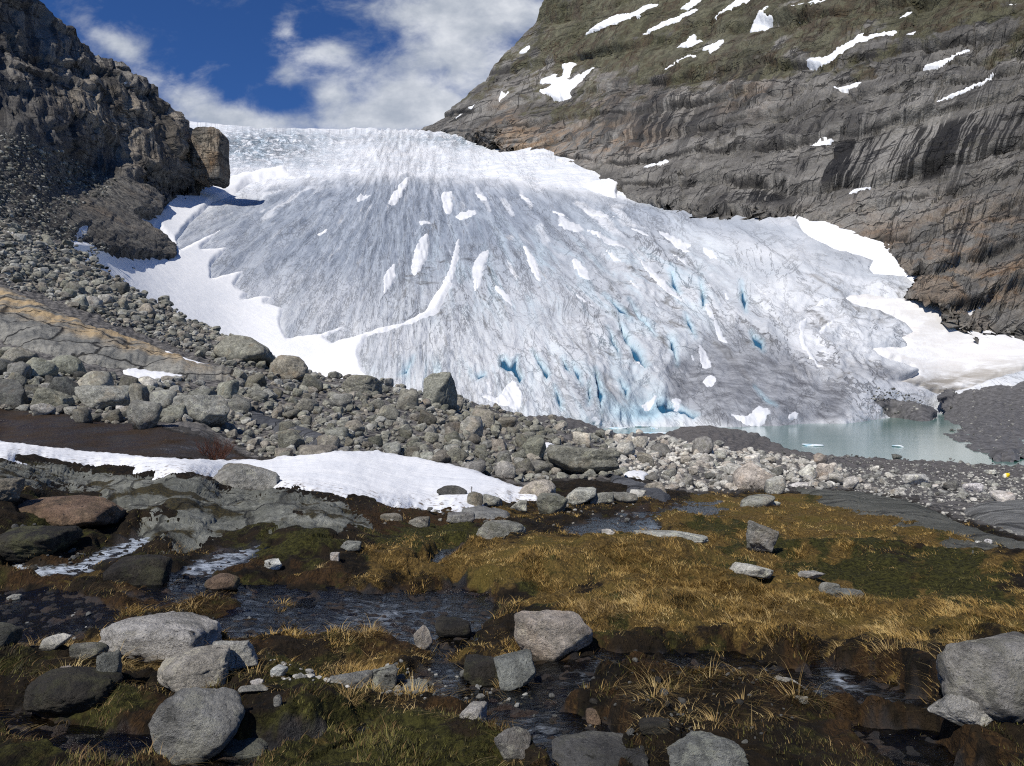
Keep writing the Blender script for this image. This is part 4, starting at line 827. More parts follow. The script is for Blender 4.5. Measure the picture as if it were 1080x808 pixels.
#OBJECTS
# ---------------------------------------------------------------- snow
M['oldsnow'] = m_snow(); M['oldsnow'].name = 'old_snow'
for n_ in M['oldsnow'].node_tree.nodes:
    if n_.bl_idname == 'ShaderNodeMix': n_.inputs[6].default_value = (.60, .62, .65, 1); n_.inputs[7].default_value = (.74, .75, .765, 1)
def build_snow():
    def soil_l(U, V, P): return dict(soil=.7 * gauss(U, V, 178, 262, 26, 8, .5) + .4 * gauss(U, V, 150, 222, 30, 6))
    tag(overlay("snow_field", ICE, LEFTSNOW, M['snow'], 3.5, 5, 1.3, 1.8, 10, .12, 6, extra=soil_l),
        "broad smooth snow field filling the hollow between the left scree and the grey ice", "snow field")
    tag(overlay("snow_field", ICE, S1SNOW, M['snow'], 4, 4, 1.2, 1.5, 8, .15, 6), "clean white wedge of snow along the rock wall above the muddy ice", "snow field")
    def soil(U, V, P): return dict(soil=.9 * gauss(U, V, 1030, 402, 80, 14, -.15) + .7 * gauss(U, V, 960, 412, 60, 12) + .3 * gauss(U, V, 1000, 345, 60, 20))
    tag(overlay("snow_field", ICE, S2SNOW, M['dirty'], 6, 7, 1.2, 2.5, 10, .15, 8, extra=soil), "large soiled snow field sloping down to the mud right of the lake", "snow field")
    strips = [[(507, 267), (517, 263), (510, 283), (504, 304), (500, 309), (499, 290), (500, 277)], [(549, 256), (557, 264), (567, 277), (573, 301), (566, 297), (558, 283)], [(600, 275), (610, 276), (618, 286), (626, 301), (615, 297), (606, 287)],
              [(690, 245), (701, 247), (713, 252), (722, 257), (734, 262), (722, 263), (733, 273), (717, 269), (703, 256)], [(739, 263), (747, 264), (755, 270), (759, 277), (747, 274)],
              [(669, 272), (683, 279), (690, 288), (698, 297), (710, 308), (719, 318), (718, 323), (700, 311), (687, 294), (678, 284)], [(660, 294), (668, 300), (674, 308), (678, 314), (667, 306)], [(684, 314), (693, 322), (701, 334), (690, 328)],
              [(600, 306), (611, 313), (622, 322), (634, 331), (613, 321)], [(517, 299), (526, 305), (534, 313), (543, 326), (530, 318)], [(616, 242), (632, 248), (648, 257), (668, 269), (650, 266), (627, 253)], [(610, 219), (623, 222), (634, 227), (654, 231), (630, 233)],
              [(744, 301), (750, 305), (753, 314), (748, 318)], [(759, 311), (766, 312), (772, 320), (766, 324)], [(592, 232), (605, 236), (618, 242), (610, 248), (587, 240)], [(373, 210), (380, 206), (387, 205), (394, 207), (380, 214)],
              [(407, 221), (412, 208), (418, 199), (426, 191), (434, 186), (429, 200), (419, 216)], [(465, 204), (471, 202), (478, 203), (476, 211), (479, 220), (474, 230), (467, 225)], [(436, 271), (438, 262), (443, 254), (448, 249), (453, 247), (452, 258), (452, 270), (440, 294), (432, 289)],
              [(403, 296), (409, 284), (418, 277), (416, 286), (418, 297), (403, 314), (405, 305)], [(464, 300), (472, 290), (477, 272), (480, 258), (485, 251), (485, 262), (483, 274), (476, 301)], [(497, 281), (505, 270), (515, 262), (515, 271), (511, 282), (505, 308), (500, 300)],
              [(520, 299), (531, 307), (541, 317), (540, 326), (527, 314)], [(497, 202), (508, 206), (516, 213), (506, 212)], [(477, 229), (490, 224), (501, 222), (504, 227), (487, 234)], [(442, 234), (450, 235), (459, 237), (443, 240)], [(332, 249), (339, 244), (348, 241), (343, 247)],
              [(739, 326), (747, 324), (752, 334), (758, 348), (771, 368), (760, 362), (748, 344)], [(731, 372), (737, 366), (744, 376), (753, 390), (743, 394), (737, 386)], [(739, 407), (743, 401), (750, 399), (757, 402), (755, 410), (747, 414)], [(718, 374), (727, 377), (734, 384), (728, 387)],
              [(764, 438), (775, 440), (787, 443), (792, 436), (798, 431), (806, 434), (814, 439), (807, 447), (800, 453), (780, 451)], [(826, 443), (835, 436), (843, 440), (835, 448)], [(841, 344), (845, 338), (853, 336), (846, 353), (851, 370), (862, 386), (875, 401), (866, 398), (846, 374), (840, 357)],
              [(857, 325), (867, 317), (881, 319), (863, 328)], [(857, 368), (862, 350), (870, 343), (888, 337), (874, 346), (866, 357), (862, 369)], [(674, 429), (684, 424), (690, 420), (692, 408), (687, 399), (681, 392), (687, 391), (694, 393), (698, 405), (694, 425), (684, 435)],
              [(666, 379), (674, 386), (681, 394), (673, 393)], [(707, 424), (712, 421), (718, 423), (718, 430), (710, 430)], [(616, 441), (624, 440), (630, 444), (636, 450), (623, 452)], [(503, 424), (513, 419), (524, 423), (529, 416), (533, 409), (540, 402), (547, 410), (553, 421), (548, 439), (527, 432)],
              [(660, 240), (676, 246), (690, 256), (676, 252)], [(575, 222), (590, 226), (604, 234), (588, 230)], [(705, 268), (720, 276), (730, 288), (716, 280)], [(545, 205), (556, 209), (566, 218), (554, 214)], [(634, 262), (650, 272), (660, 284), (645, 274)]]
    for pl in strips: overlay("snow_strip", ICE, round_off(pl), M['oldsnow'], 1.1, 2.2, .8, 2.0, 4.5, .85, 2.5, parent=GLACIER)
    wall = [
        ("long slanting snow tongue on the right-hand wall, near the skyline and top edge", [(616, 39), (626, 35), (637, 32), (655, 26), (671, 21), (683, 13), (697, 4), (686, 5), (676, 10), (668, 15), (660, 15), (650, 18), (634, 25), (624, 31)]),
        ("thin slanting snow streak right of the long tongue and just below it", [(676, 39.5), (699, 30), (725, 20), (740, 13), (732, 10), (723, 14), (702, 23), (686, 31)]),
        ("small snow tongue cut off by the top edge above the thin streak", [(715, 11), (728, 9), (742, 0), (736, -4), (725, 4)]),
        ("snow streak running off the top edge near the crown of the mossy slope", [(751, 28), (767, 18), (781, 8), (794, 0), (784, -5), (772, 7), (764, 15)]),
        ("small forked snow patch in the mossy slope left of the branching patch", [(710, 49), (720, 47), (726, 49), (741, 38), (731, 41), (734, 34), (725, 38), (722, 43)]),
        ("branching snow patch low on the mossy slope above the grey wall", [(740, 54), (748, 53), (748, 59), (756, 52), (766, 41), (754, 45), (743, 50)]),
        ("thin broken line of snow on the ledge above the dark grey wall", [(698, 73), (715, 66), (736, 62), (734, 58), (720, 63), (707, 68)]),
        ("big ragged many-armed snow patch on the brown shoulder beside the skyline", [(569, 87), (576, 83), (586, 78), (589, 79), (585, 83), (593, 82), (595, 75), (591, 69), (598, 64), (606, 65), (603, 74), (599, 85), (603, 86), (611, 79), (627, 70), (624, 74), (615, 82), (612, 87), (601, 99), (602, 104), (588, 104), (577, 101), (569, 101), (571, 96), (576, 97), (584, 91), (578, 90), (571, 91.5)]),
        ("small snow patch high on the skyline edge of the right-hand wall", [(548, 60), (551, 54), (562, 48), (559, 57)]),
        ("small star-shaped snow patch on the dark ridge left of the ragged patch", [(525, 109), (530, 95), (532, 101), (540, 98), (533, 104)]),
        ("narrow snow lens lying under the overhanging grey slab at the ice margin", [(675, 183), (692, 170), (705, 166), (702, 172), (689, 178)]),
        ("long curved snow band crossing the middle of the wall's upper ledge", [(849, 70), (854, 64), (874, 60), (894, 48), (914, 36), (911, 42), (928, 37), (946, 32), (946, 36), (927, 42), (907, 50), (884, 63), (867, 69)]),
        ("short flat snow lens below the long curved band", [(874, 95), (887, 90), (908, 84), (906, 90), (901, 94)]),
        ("slender snow patch pointing up right on the brown ledge near the right edge", [(971, 72), (988, 63), (1011, 55), (1024, 52), (1019, 57), (1004, 62), (988, 69), (981, 72)]),
        ("straight thin snow streak on the slab above the black water stains", [(983, 109), (998, 102), (1021, 92), (1053, 77), (1051, 80), (1028, 92), (1004, 104)]),
        ("small snow lens at the left end of the black-stained slab", [(851, 155), (864, 148), (881, 146), (874, 154)]),
        ("little snow patch under the foot of the black-stained slab", [(892, 211), (897, 203), (909, 198), (922, 194), (911, 203)]),
        ("snow patch with a hooked tip on the mossy slope, near the top edge", [(790, 34), (792, 28), (807, 17), (820, 10), (817, 16), (809, 22), (820, 21), (810, 28)]),
        ("long snow streak climbing to the top edge right of the hooked patch", [(820, 23), (837, 15), (855, 8), (875, -1), (867, 6), (850, 13), (838, 19)]),
        ("tiny snow streak high on the brown upper slope, alone", [(945, 22), (954, 15), (963, 8), (959, 15)]),
        ("tiny snow patch just right of the long curved band's tip", [(953, 41), (962, 38), (970, 36), (962, 42)]),
        ("tiny snow fleck on the skyline ridge just above the ice", [(480, 127), (486, 122), (490, 119), (487, 124)]),
        ("short snow fleck on the ridge, higher than the fleck near the ice", [(494, 119), (500, 114), (506, 111), (501, 117)]),
        ("smallest snow fleck on the wall, far out on the upper right edge", [(1060, 10), (1068, 8), (1074, 7), (1066, 11)]),
    ]
    for lab, pl in wall: tag(overlay("snow_patch", RIGHT, round_off(pl, 1), M['snow'], 2.2, 1.8, .9, 1.2, 4, .8, 3.5), lab, "snow patch", "snow patches on the right-hand rock wall")
    for lab, pl in [
        ("triangular snow apron between the ice and the nose of banded grey rock", [(612, 196), (630, 192), (645, 190), (661, 187), (654, 196), (650, 205), (652, 211), (630, 206)]),
        ("low snow strip along the ice margin at the foot of the banded rock", [(680, 211), (720, 212), (760, 220), (795, 222), (830, 220), (873, 211), (856, 221), (843, 226), (790, 227), (760, 224), (710, 217)]),
    ]: tag(overlay("snow_patch", ICE, round_off(pl, 1), M['snow'], 5, 3, .9, 1.4, 5, .3, 6), lab, "snow patch", "snow patches on the right-hand rock wall")
    lw = [("small snow patch on a ledge high in the left cliff", [(124, 87), (134, 87), (142, 89), (141, 93), (134, 92)]),
          ("thin snow streak in the left scree, beside the edge of the photo", [(4, 243), (12, 244.5), (22, 249), (21, 251), (12, 248)]),
          ("thin snow streak in the left scree close to the snow field's upper corner", [(44, 256), (50, 257), (63, 264), (61, 266.5), (52, 263)])]
    tag(overlay("snow_patch", LEFT, lw[0][1], M['snow'], 2, 1.8, .9, .8, 4, .5, 4), lw[0][0], "snow patch", "snow patches on the left slope")
    for lab, pl in lw[1:]: tag(overlay("snow_patch", GROUND, pl, M['snow'], 2.5, 1.8, .9, .8, 4, .3, 4), lab, "snow patch", "snow patches on the left slope")
    bank = [(-120, 458), (0, 467), (60, 475), (120, 481), (180, 486), (236, 487), (262, 485), (277, 488), (300, 483), (330, 481), (350, 478), (400, 478), (430, 484), (470, 491), (500, 497), (512, 504), (526, 508), (536, 513), (548, 516), (558, 519), (568, 523), (566, 529), (545, 527),
            (525, 529), (510, 532), (493, 538), (470, 538), (410, 535), (385, 531), (360, 528), (325, 521), (287, 515), (245, 510), (207, 504), (170, 503), (133, 502), (105, 499), (77, 496), (40, 488), (0, 483), (-120, 476)]
    tag(overlay("snow_bank", GROUND, bank, M['nsnow'], 8, 7, 1.3, 2.0, 12, .15, 7, lump=(1.2, 26), hard=True), "long white snow bank lying between the boulder moraine and the mossy slab", "snow bank")
    tag(overlay("snow_bank", GROUND, [(129, 391), (140, 389), (150, 390), (172, 393), (192, 396), (194, 400), (170, 403), (140, 404), (133, 398)], M['snow'], 3, 2, .9, 1, 5, .2, 4), "small snow patch at the foot of the banded rock rib", "snow patch")
    tag(overlay("snow_bank", GROUND, [(166, 369), (178, 372), (190, 377), (224, 387), (216, 389), (200, 386), (185, 380)], M['snow'], 3, 2, .9, .8, 5, .2, 4), "thin snow sliver behind the upper edge of the banded rock rib", "snow patch")
    tag(overlay("snow_bank", GROUND, [(573, 469), (580, 470), (588, 472), (581, 479), (574, 479)], M['snow'], 5, 2, .9, .8, 5, .2, 3), "small snow scrap beside the upper tip of the big wedge boulder", "snow patch")
    tag(overlay("snow_bank", GROUND, [(657, 500), (666, 498), (675, 498), (686, 502), (679, 508), (665, 506)], M['snow'], 4, 2, .9, .8, 5, .2, 3), "small snow scrap right of the big wedge boulder, by the turf", "snow patch")
build_snow()

# ---------------------------------------------------------------- bare bedrock and mud
def build_bedrock():
    def st(name, pl, mat, **k): return tag(overlay(name, GROUND, pl, M[mat], **k), kind='structure')
    def wm(U, V, P): return dict(warm=np.clip(1.1 * sstep(curve(U, [(-100, 332), (0, 336), (60, 350), (120, 370), (200, 390), (300, 400)]) + 6 * fbm(UV3(U / 20, V / 6), 3) - V, -10, 4), 0, 1))
    st("bedrock", [(-140, 488), (0, 486), (30, 489), (77, 497), (133, 503), (207, 505), (287, 517), (325, 524), (360, 531), (378, 541), (388, 549), (393, 558), (370, 564), (355, 573), (330, 577), (315, 567), (300, 566), (275, 562), (250, 560), (235, 564), (205, 573), (170, 576), (150, 560),
                    (132, 552), (112, 545), (96, 528), (60, 523), (0, 520), (-140, 515)], 'slab', thick=3.5, edge=11, res=.9, wob=5, wobs=14, rough=.8, sink=5, lump=(6, 30))
    st("bedrock", [(-140, 296), (0, 306), (40, 323), (90, 344), (150, 364), (200, 384), (245, 393), (264, 400), (242, 403), (195, 399), (160, 394), (130, 391), (80, 379), (40, 372), (0, 358), (-140, 345)], 'rib', thick=10, edge=7, res=1.1, wob=2.5, wobs=12, rough=.3, sink=8, lump=(6, 24), extra=wm, hard=True)
    st("bedrock", [(838, 514), (880, 517), (905, 519), (960, 528), (1000, 546), (1040, 562), (1090, 575), (1180, 592), (1180, 612), (1060, 582), (1000, 571), (950, 557), (900, 540), (865, 530)], 'rslab', thick=5, edge=8, res=1.4, wob=2.5, wobs=14, rough=.35, sink=7, lump=(1.5, 30))
    st("bedrock", [(1018, 540), (1030, 533), (1050, 530), (1080, 529), (1200, 532), (1200, 584), (1120, 576), (1080, 568), (1052, 562), (1032, 551)], 'pale', thick=8, edge=9, res=1.4, wob=2, wobs=14, rough=.25, sink=8, lump=(3, 40), hard=True)
    st("bedrock", [(996, 668), (1015, 664), (1040, 659), (1062, 664), (1080, 673), (1150, 690), (1150, 704), (1030, 694), (1012, 683)], 'pale', thick=9, edge=6, res=1.4, wob=2, wobs=14, rough=.25, sink=9, lump=(4, 26), hard=True)
    st("bedrock", [(249, 431), (262, 434), (285, 442), (310, 449), (340, 460), (368, 474), (366, 478), (350, 478), (325, 468), (300, 458), (270, 448)], 'wetslab', thick=6, edge=4, res=1.2, wob=1.5, wobs=10, rough=.2, sink=6, hard=True)
    st("bedrock", [(643, 503), (660, 507), (690, 516), (707, 525), (700, 529), (680, 522), (660, 516), (644, 511)], 'wetslab', thick=7, edge=4, res=1.2, wob=1.5, wobs=10, rough=.2, sink=6, hard=True)
    st("bedrock", [(486, 537), (505, 535), (522, 537), (537, 541), (535, 545), (510, 547), (492, 544)], 'pale', thick=5, edge=4, res=1.2, wob=1.5, wobs=10, rough=.2, sink=5, hard=True)
    st("bedrock", [(986, 574), (1010, 570), (1040, 575), (1090, 588), (1120, 602), (1080, 600), (1040, 592), (1005, 588)], 'rslab', thick=3, edge=5, res=1.2, wob=4, wobs=9, rough=.8, sink=5)
    def mud(pl): tag(overlay("mud_flat", SHORE, pl, M['mud'], 1.2, 2.5, 1.1, 3.0, 9, 1.2, 4, lump=(2.5, 14)), kind='structure')
    mud([(880, 440), (892, 434), (905, 427), (920, 424), (940, 423), (960, 424), (978, 428), (988, 433), (980, 440), (960, 447), (927, 450), (890, 448)])
    mud([(995, 419), (1014, 404), (1031, 405), (1080, 393), (1170, 386), (1230, 400), (1230, 490), (1160, 486), (1080, 479), (1052, 482), (1030, 476), (1012, 469), (992, 459), (1017, 452), (1008, 446), (997, 442), (1003, 430)])
build_bedrock()

# ---------------------------------------------------------------- boulders
import bmesh
_ico = {}
def ico(sub):
    if sub not in _ico:
        bm = bmesh.new(); bmesh.ops.create_icosphere(bm, subdivisions=sub, radius=1)
        _ico[sub] = (np.array([v.co[:] for v in bm.verts]), np.array([[v.index for v in f.verts] for f in bm.faces])); bm.free()
    return _ico[sub]
def rock_shape(seed, sub=4, style='block', rough=1.0):
    """a stone cut by joint planes, its edges worn; fits the unit box"""
    r = np.random.default_rng(seed); D, Fc = ico(sub)
    n, p, lo, hi = {'block': (8, 48, .58, .93), 'round': (14, 12, .76, 1.0), 'angular': (7, 60, .48, .95), 'slab': (9, 26, .55, .95), 'dome': (14, 12, .7, .98)}[style]
    N = r.normal(size=(n, 3)); N /= np.linalg.norm(N, axis=1)[:, None]
    if style == 'dome': N[:4, 2] = np.abs(N[:4, 2])
    N = np.r_[N, np.eye(3), -np.eye(3)]; d = np.r_[r.uniform(lo, hi, n), r.uniform(.82, 1.05, 6)]
    dot = np.maximum(D @ N.T, 0) / d
    R = ((dot ** p).sum(1) + 1e-9) ** (-1 / p)
    V = D * R[:, None]; off = r.uniform(0, 50, 3)
    V = V * (1 + rough * (.09 * fbm(V * 1.5 + off, 3) + .045 * ridged(V * 3.4 + off, 3) + (.030 * fbm(V * 9 + off, 3) if sub > 3 else 0) + (.014 * fbm(V * 24 + off, 2) if sub > 4 else 0)))[:, None]
    if sub > 3:                                                     # a few open cracks
        for _ in range(2):
            q = r.normal(size=3); q /= np.linalg.norm(q); t = V @ q + .12 * fbm(V * 2 + off, 2) - r.uniform(-.4, .4)
            V = V * (1 - .035 * np.exp(-(t / .03) ** 2))[:, None]
    V = V - (V.max(0) + V.min(0)) / 2
    return V / (V.max(0) - V.min(0)), Fc
TONES = {'grey': (.34, .335, .30), 'dark': (.125, .125, .115), 'pale': (.58, .56, .50), 'pink': (.50, .455, .39), 'olive': (.265, .26, .215), 'red': (.21, .145, .10), 'blue': (.275, .275, .255), 'brown': (.29, .265, .22), 'white': (.70, .69, .65), 'black': (.042, .038, .03)}
def locate(uc, vb, w, h, depth):
    """centre and size of a stone whose outline spans w x h pixels and rests on the ground at (uc, vb)"""
    uc, vb, w, h, depth = (np.atleast_1d(np.asarray(a, float)) for a in (uc, vb, w, h, depth))
    G = GROUND.base(uc, vb) + np.array([0, 0, 1.]) * GROUND.relief(uc, vb, GROUND.base(uc, vb))[:, None]
    k = G[:, 1] / F; h = np.maximum(.5 * h, h - .42 * depth * w * np.sin(np.arctan((vb - V0) / F))); S = np.stack([w * k, w * k * depth, h * k / .81], -1)
    C = G.copy(); C[:, 1] += S[:, 1] * .30; C[:, 0] += S[:, 1] * .30 * (uc - U0) / F; C[:, 2] += S[:, 2] * .31
    return C, S
def boulder(label, uc, vb, w, h, style='block', tone='grey', depth=.85, moss=.25, seed=None, taper=0.0, cat='boulder', group=None, name='boulder', yaw=0.0, tilt=0.0, rough=1.0):
    C, S = locate(uc, vb, w, h, depth); C, S = C[0], S[0]
    V, Fc = rock_shape(seed if seed is not None else int(uc * 7 + vb * 13), 5 if w * h > 900 else 4, style, rough)
    if tilt:
        c, s = math.cos(tilt), math.sin(tilt); V = np.stack([V[:, 0] * c - V[:, 2] * s, V[:, 1], V[:, 0] * s + V[:, 2] * c], -1); V = V / (V.max(0) - V.min(0))
    if taper: V = V.copy(); V[:, 2] = V[:, 2] * (1 - taper * (V[:, 0] + .5)) + taper * .22 * (V[:, 0] + .5); V = V - (V.max(0) + V.min(0)) / 2; V = V / (V.max(0) - V.min(0))
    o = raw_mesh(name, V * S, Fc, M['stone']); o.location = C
    j = np.random.default_rng(int(uc * 3 + vb)).uniform(.975, 1.025, 3); c = np.array(TONES[tone]) * j
    o.color = (*c, moss)
    return tag(o, label, cat, group)
def build_named_boulders():
    B = boulder
    fg = "boulders and stones in the near stream bog"
    B("big pale dome-shaped boulder with a ridged front, half sunk in straw", 166, 696, 122, 60, 'dome', 'pale', .8, .05, group=fg, seed=31)
    B("small pale speckled block just right of the pale dome boulder", 248, 721, 54, 39, 'block', 'pale', .8, .05, group=fg, tilt=.3)
    B("pinkish grey boulder wedged behind the dark tilted boulder", 204, 740, 76, 46, 'round', 'pink', .8, .05, group=fg)
    B("dark blue-grey tilted boulder in front, narrowing to its foot", 207, 795, 90, 82, 'round', 'blue', .75, .05, group=fg, tilt=-.5, seed=77)
    B("dark mossy hump carrying small stones at the left edge", 76, 752, 92, 46, 'round', 'black', .8, .5, group=fg)
    B("small cream stone set on the dark mossy hump", 71, 737, 24, 25, 'block', 'pink', .5, 0, group=fg)
    B("upright grey slab face at the right end of the dark mossy hump", 115, 738, 21, 38, 'slab', 'blue', .8, .1, group=fg)
    B("greenish stone on top of the dark mossy hump", 94, 716, 34, 20, 'round', 'olive', .7, .5, group=fg)
    B("small pale stone behind the dark mossy hump", 58, 704, 26, 14, 'block', 'pale', .8, .1, group=fg)
    B("dark stone cut by the left edge of the photo", 3, 708, 30, 26, 'round', 'dark', .8, .3, group=fg)
    B("low wet dark stone right of the dark tilted boulder's foot", 256, 788, 56, 22, 'round', 'dark', .8, .3, group=fg)
    B("wide pale pinkish boulder with black lichen, at the stream's bend", 584, 690, 86, 54, 'dome', 'pink', .75, .15, group=fg, seed=12)
    B("grey block half dark with wet moss, below the pinkish bend boulder", 545, 719, 46, 40, 'block', 'blue', .8, .1, group=fg, tilt=.25)
    B("low mossy dark hump joined to the grey block's left side", 512, 716, 46, 28, 'round', 'black', .9, .6, group=fg)
    B("small pink stone standing in the rushing stream", 446, 682, 21, 26, 'angular', 'pink', .6, 0, group=fg, tilt=.5)
    B("grey angular stone at the left of the stream ford", 371, 724, 44, 20, 'angular', 'blue', .7, .05, group=fg)
    B("grey upright stone in the stream ford, right of the angular one", 405, 722, 30, 29, 'angular', 'grey', .7, .05, group=fg)
    B("flat grey stone low in the stream ford", 436, 722, 34, 14, 'slab', 'blue', .8, .05, group=fg)
    B("small grey stone at the upper edge of the green front turf", 499, 764, 30, 22, 'block', 'pale', .8, .1, group=fg)
    B("grey stone at the right corner of the green front turf", 543, 796, 40, 34, 'block', 'blue', .8, .15, group=fg, tilt=.4)
    B("broad low grey boulder at the bottom edge, streaked by wet moss", 632, 815, 104, 46, 'block', 'dark', .8, .25, group=fg, seed=5)
    B("angular grey boulder with a split top at the bottom edge", 742, 822, 84, 46, 'angular', 'blue', .8, .1, group=fg, seed=44)
    B("huge round speckled boulder cut by the right edge", 1052, 788, 124, 100, 'round', 'grey', .85, .35, group=fg, seed=126)
    B("narrow tilted stone leaning at the foot of the huge right boulder", 1020, 794, 60, 34, 'slab', 'pale', .6, .1, group=fg, tilt=-.6)
    B("pale stone with a mossy left flank in the right stream", 834, 736, 46, 30, 'block', 'pale', .8, .3, group=fg, tilt=-.3)
    B("small pale stone in the wet peat below the right stream", 846, 767, 12, 9, 'block', 'grey', .8, .1, group=fg)
    B("dark stone just behind the left side of the split-topped boulder", 690, 800, 34, 16, 'round', 'black', .8, .4, group=fg)
    B("rust-coloured stone in the shallow middle stream", 626, 756, 16, 16, 'block', 'red', .8, .2, group=fg)
    B("brown mossy stone in the main stream below the pink stone", 478, 668, 40, 22, 'round', 'black', .9, .6, group=fg)
    B("small bluish stone by the dark tilted boulder's shadow", 293, 768, 9, 13, 'round', 'blue', .7, 0, group=fg)
    B("pale flat stone lying in the moss right of the speckled block", 268, 749, 34, 9, 'slab', 'pale', .7, 0, group=fg)
    B("little pale flat stone just above the pale flat one", 270, 739, 14, 6, 'slab', 'pale', .7, 0, group=fg)
    B("rounded pale pebble leading the trail of white stones", 295, 726, 18, 14, 'round', 'white', .8, 0, group=fg)
    B("white quartz stone lying alone on the dark moss", 289, 603, 17, 12, 'block', 'white', .8, 0, group=fg)
    B("little white quartz stone right of the lone one", 353, 599, 10, 9, 'block', 'white', .8, 0, group=fg)
    B("grey stone peeping from the moss beside the little quartz stone", 370, 590, 24, 11, 'slab', 'grey', .8, .1, group=fg)
    B("pale stone in the left pool of the stream", 15, 629, 12, 6, 'slab', 'pale', .8, 0, group=fg)
    B("reddish mound of rock beside the left cascade", 66, 562, 122, 36, 'dome', 'red', .7, .15, group=fg, seed=9)
    B("brown rounded rock cut by the left edge above the cascade", 2, 532, 40, 24, 'round', 'brown', .8, .1, group=fg)
    B("dark wet rock between the two white cascades", 150, 610, 66, 34, 'round', 'black', .8, .35, group=fg)
    B("dark mossy rock on the left bank of the cascade", 30, 590, 90, 34, 'round', 'black', .8, .7, group=fg)
    B("rust-brown wet rock under the second cascade", 235, 618, 34, 18, 'round', 'red', .8, .5, group=fg)
    md = "stones in the turf meadow"
    B("lichen-spotted upright stone standing in the middle of the golden turf", 801, 590, 36, 34, 'block', 'grey', .7, .35, group=md, tilt=-.4, seed=3)
    B("pale flat slab lying in the turf below the lichen-spotted stone", 794, 622, 48, 17, 'slab', 'pale', .6, .1, group=md, tilt=-.25)
    B("small pale flat stone in the turf right of the pale slab", 854, 623, 28, 9, 'slab', 'pale', .6, 0, group=md, tilt=-.2)
    B("dark-capped grey stone at the head of the turf bank", 874, 640, 20, 16, 'round', 'grey', .8, .1, group=md)
    B("long grey slab running right from the dark-capped stone", 893, 645, 42, 15, 'slab', 'blue', .6, .1, group=md, tilt=-.3)
    B("flat reddish-ended slab lying on the golden turf", 708, 585, 78, 13, 'slab', 'pale', .6, .15, group=md)
    B("grey rounded stone at the upper edge of the golden meadow", 800, 537, 38, 15, 'round', 'grey', .8, .2, group=md)
    B("small pale stone next to the grey one at the meadow's upper edge", 816, 537, 13, 8, 'block', 'pale', .8, .1, group=md)
    B("small white stone on the dark turf near the right slabs", 1033, 577, 7, 5, 'round', 'white', .8, 0, group=md)
    B("second small white stone on the dark turf, right of its twin", 1042, 578, 7, 6, 'round', 'white', .8, 0, group=md)
    B("pale stone at the far stream ford, in the meadow's middle", 642, 574, 15, 10, 'block', 'pale', .8, 0, group=md)
    B("low grey stone in the little stream left of the meadow", 529, 570, 54, 25, 'round', 'grey', .7, .3, group=md, seed=15)
    B("rounded grey stone in rusty turf below the snow bank", 442, 558, 23, 13, 'round', 'grey', .8, .05, group=md)
    B("dark pitted stone in rusty turf left of the rounded grey one", 414, 550, 24, 11, 'round', 'brown', .8, .1, group=md)
    B("dark stone at the snow bank's edge beside the bare sapling", 501, 535, 17, 16, 'round', 'brown', .8, .1, group=md)
    B("grey lichened stone right of the sapling's dark stone", 519, 534, 22, 14, 'round', 'grey', .8, .1, group=md)
    B("low dark rock poking through the snow bank's lower edge", 477, 530, 32, 11, 'round', 'dark', .7, .1, group=md)
    B("grey angular stones' largest, lying in turf below the low dark rock", 486, 553, 30, 13, 'angular', 'blue', .8, .1, group=md)
    B("small grey stone on the snow bank's lower right rim", 547, 540, 18, 12, 'block', 'pale', .8, .1, group=md)
    B("mossy speckled boulder at the meadow's top corner", 582, 541, 34, 24, 'round', 'olive', .8, .4, group=md, seed=40)
    B("pinkish boulder at the right tip of the snow bank", 567, 526, 40, 23, 'round', 'pink', .8, .1, group=md, seed=41)
    B("pale grey boulder right of the mossy speckled boulder", 611, 533, 36, 17, 'block', 'pale', .8, .1, group=md)
    B("pale grey boulder between the mossy boulder and the far stream", 634, 533, 26, 15, 'block', 'grey', .8, .1, group=md)
    B("grey stone second right of the pale boulders by the turf", 658, 532, 28, 12, 'round', 'grey', .8, .1, group=md)
    B("lone pale stone in the brown turf under the wedge boulder", 672, 522, 19, 10, 'block', 'pale', .8, 0, group=md)
    mo = "landmark boulders of the moraine"
    B("dark grey six-sided boulder resting on the snow bank's lower edge", 260, 518, 70, 29, 'block', 'grey', .7, .1, group=mo, seed=60)
    B("tall upright block on the moraine crest against the ice", 464, 432, 36, 40, 'block', 'olive', .8, .1, group=mo, seed=61)
    B("big overhanging wedge boulder with a dark hollow beneath", 613, 501, 78, 34, 'block', 'olive', .8, .1, group=mo, seed=161, taper=.55)
    B("rounded pinkish-grey boulder on the crest against the white snow", 305, 401, 42, 27, 'round', 'brown', .8, .05, group=mo, seed=63)
    B("broad whaleback boulder on the crest left of the rounded one", 256, 384, 62, 31, 'dome', 'olive', .8, .1, group=mo, seed=64)
    B("dark green-grey dome boulder on the crest, left of the tall block", 381, 418, 46, 22, 'dome', 'olive', .8, .35, group=mo, seed=65)
    B("wide grey boulder overlooking the bog, right of the rib", 216, 449, 54, 32, 'block', 'grey', .8, .15, group=mo, seed=66)
    B("long grey boulder above the bog's middle", 110, 432, 54, 27, 'round', 'grey', .8, .1, group=mo, seed=67)
    B("grey-green block above the bog, left of the long boulder", 56, 430, 42, 22, 'block', 'olive', .8, .15, group=mo)
    B("dark block cut by the left edge above the bog", 12, 430, 44, 30, 'angular', 'dark', .8, .1, group=mo, seed=68)
    B("dark block at the bog's upper margin left of the wide grey boulder", 180, 444, 34, 18, 'angular', 'olive', .8, .1, group=mo)
    B("small round stone in front of the long grey boulder", 129, 435, 12, 7, 'round', 'pale', .8, 0, group=mo)
    B("pale rounded boulder below the banded rib's snow patch", 154, 412, 24, 16, 'round', 'pale', .8, .05, group=mo)
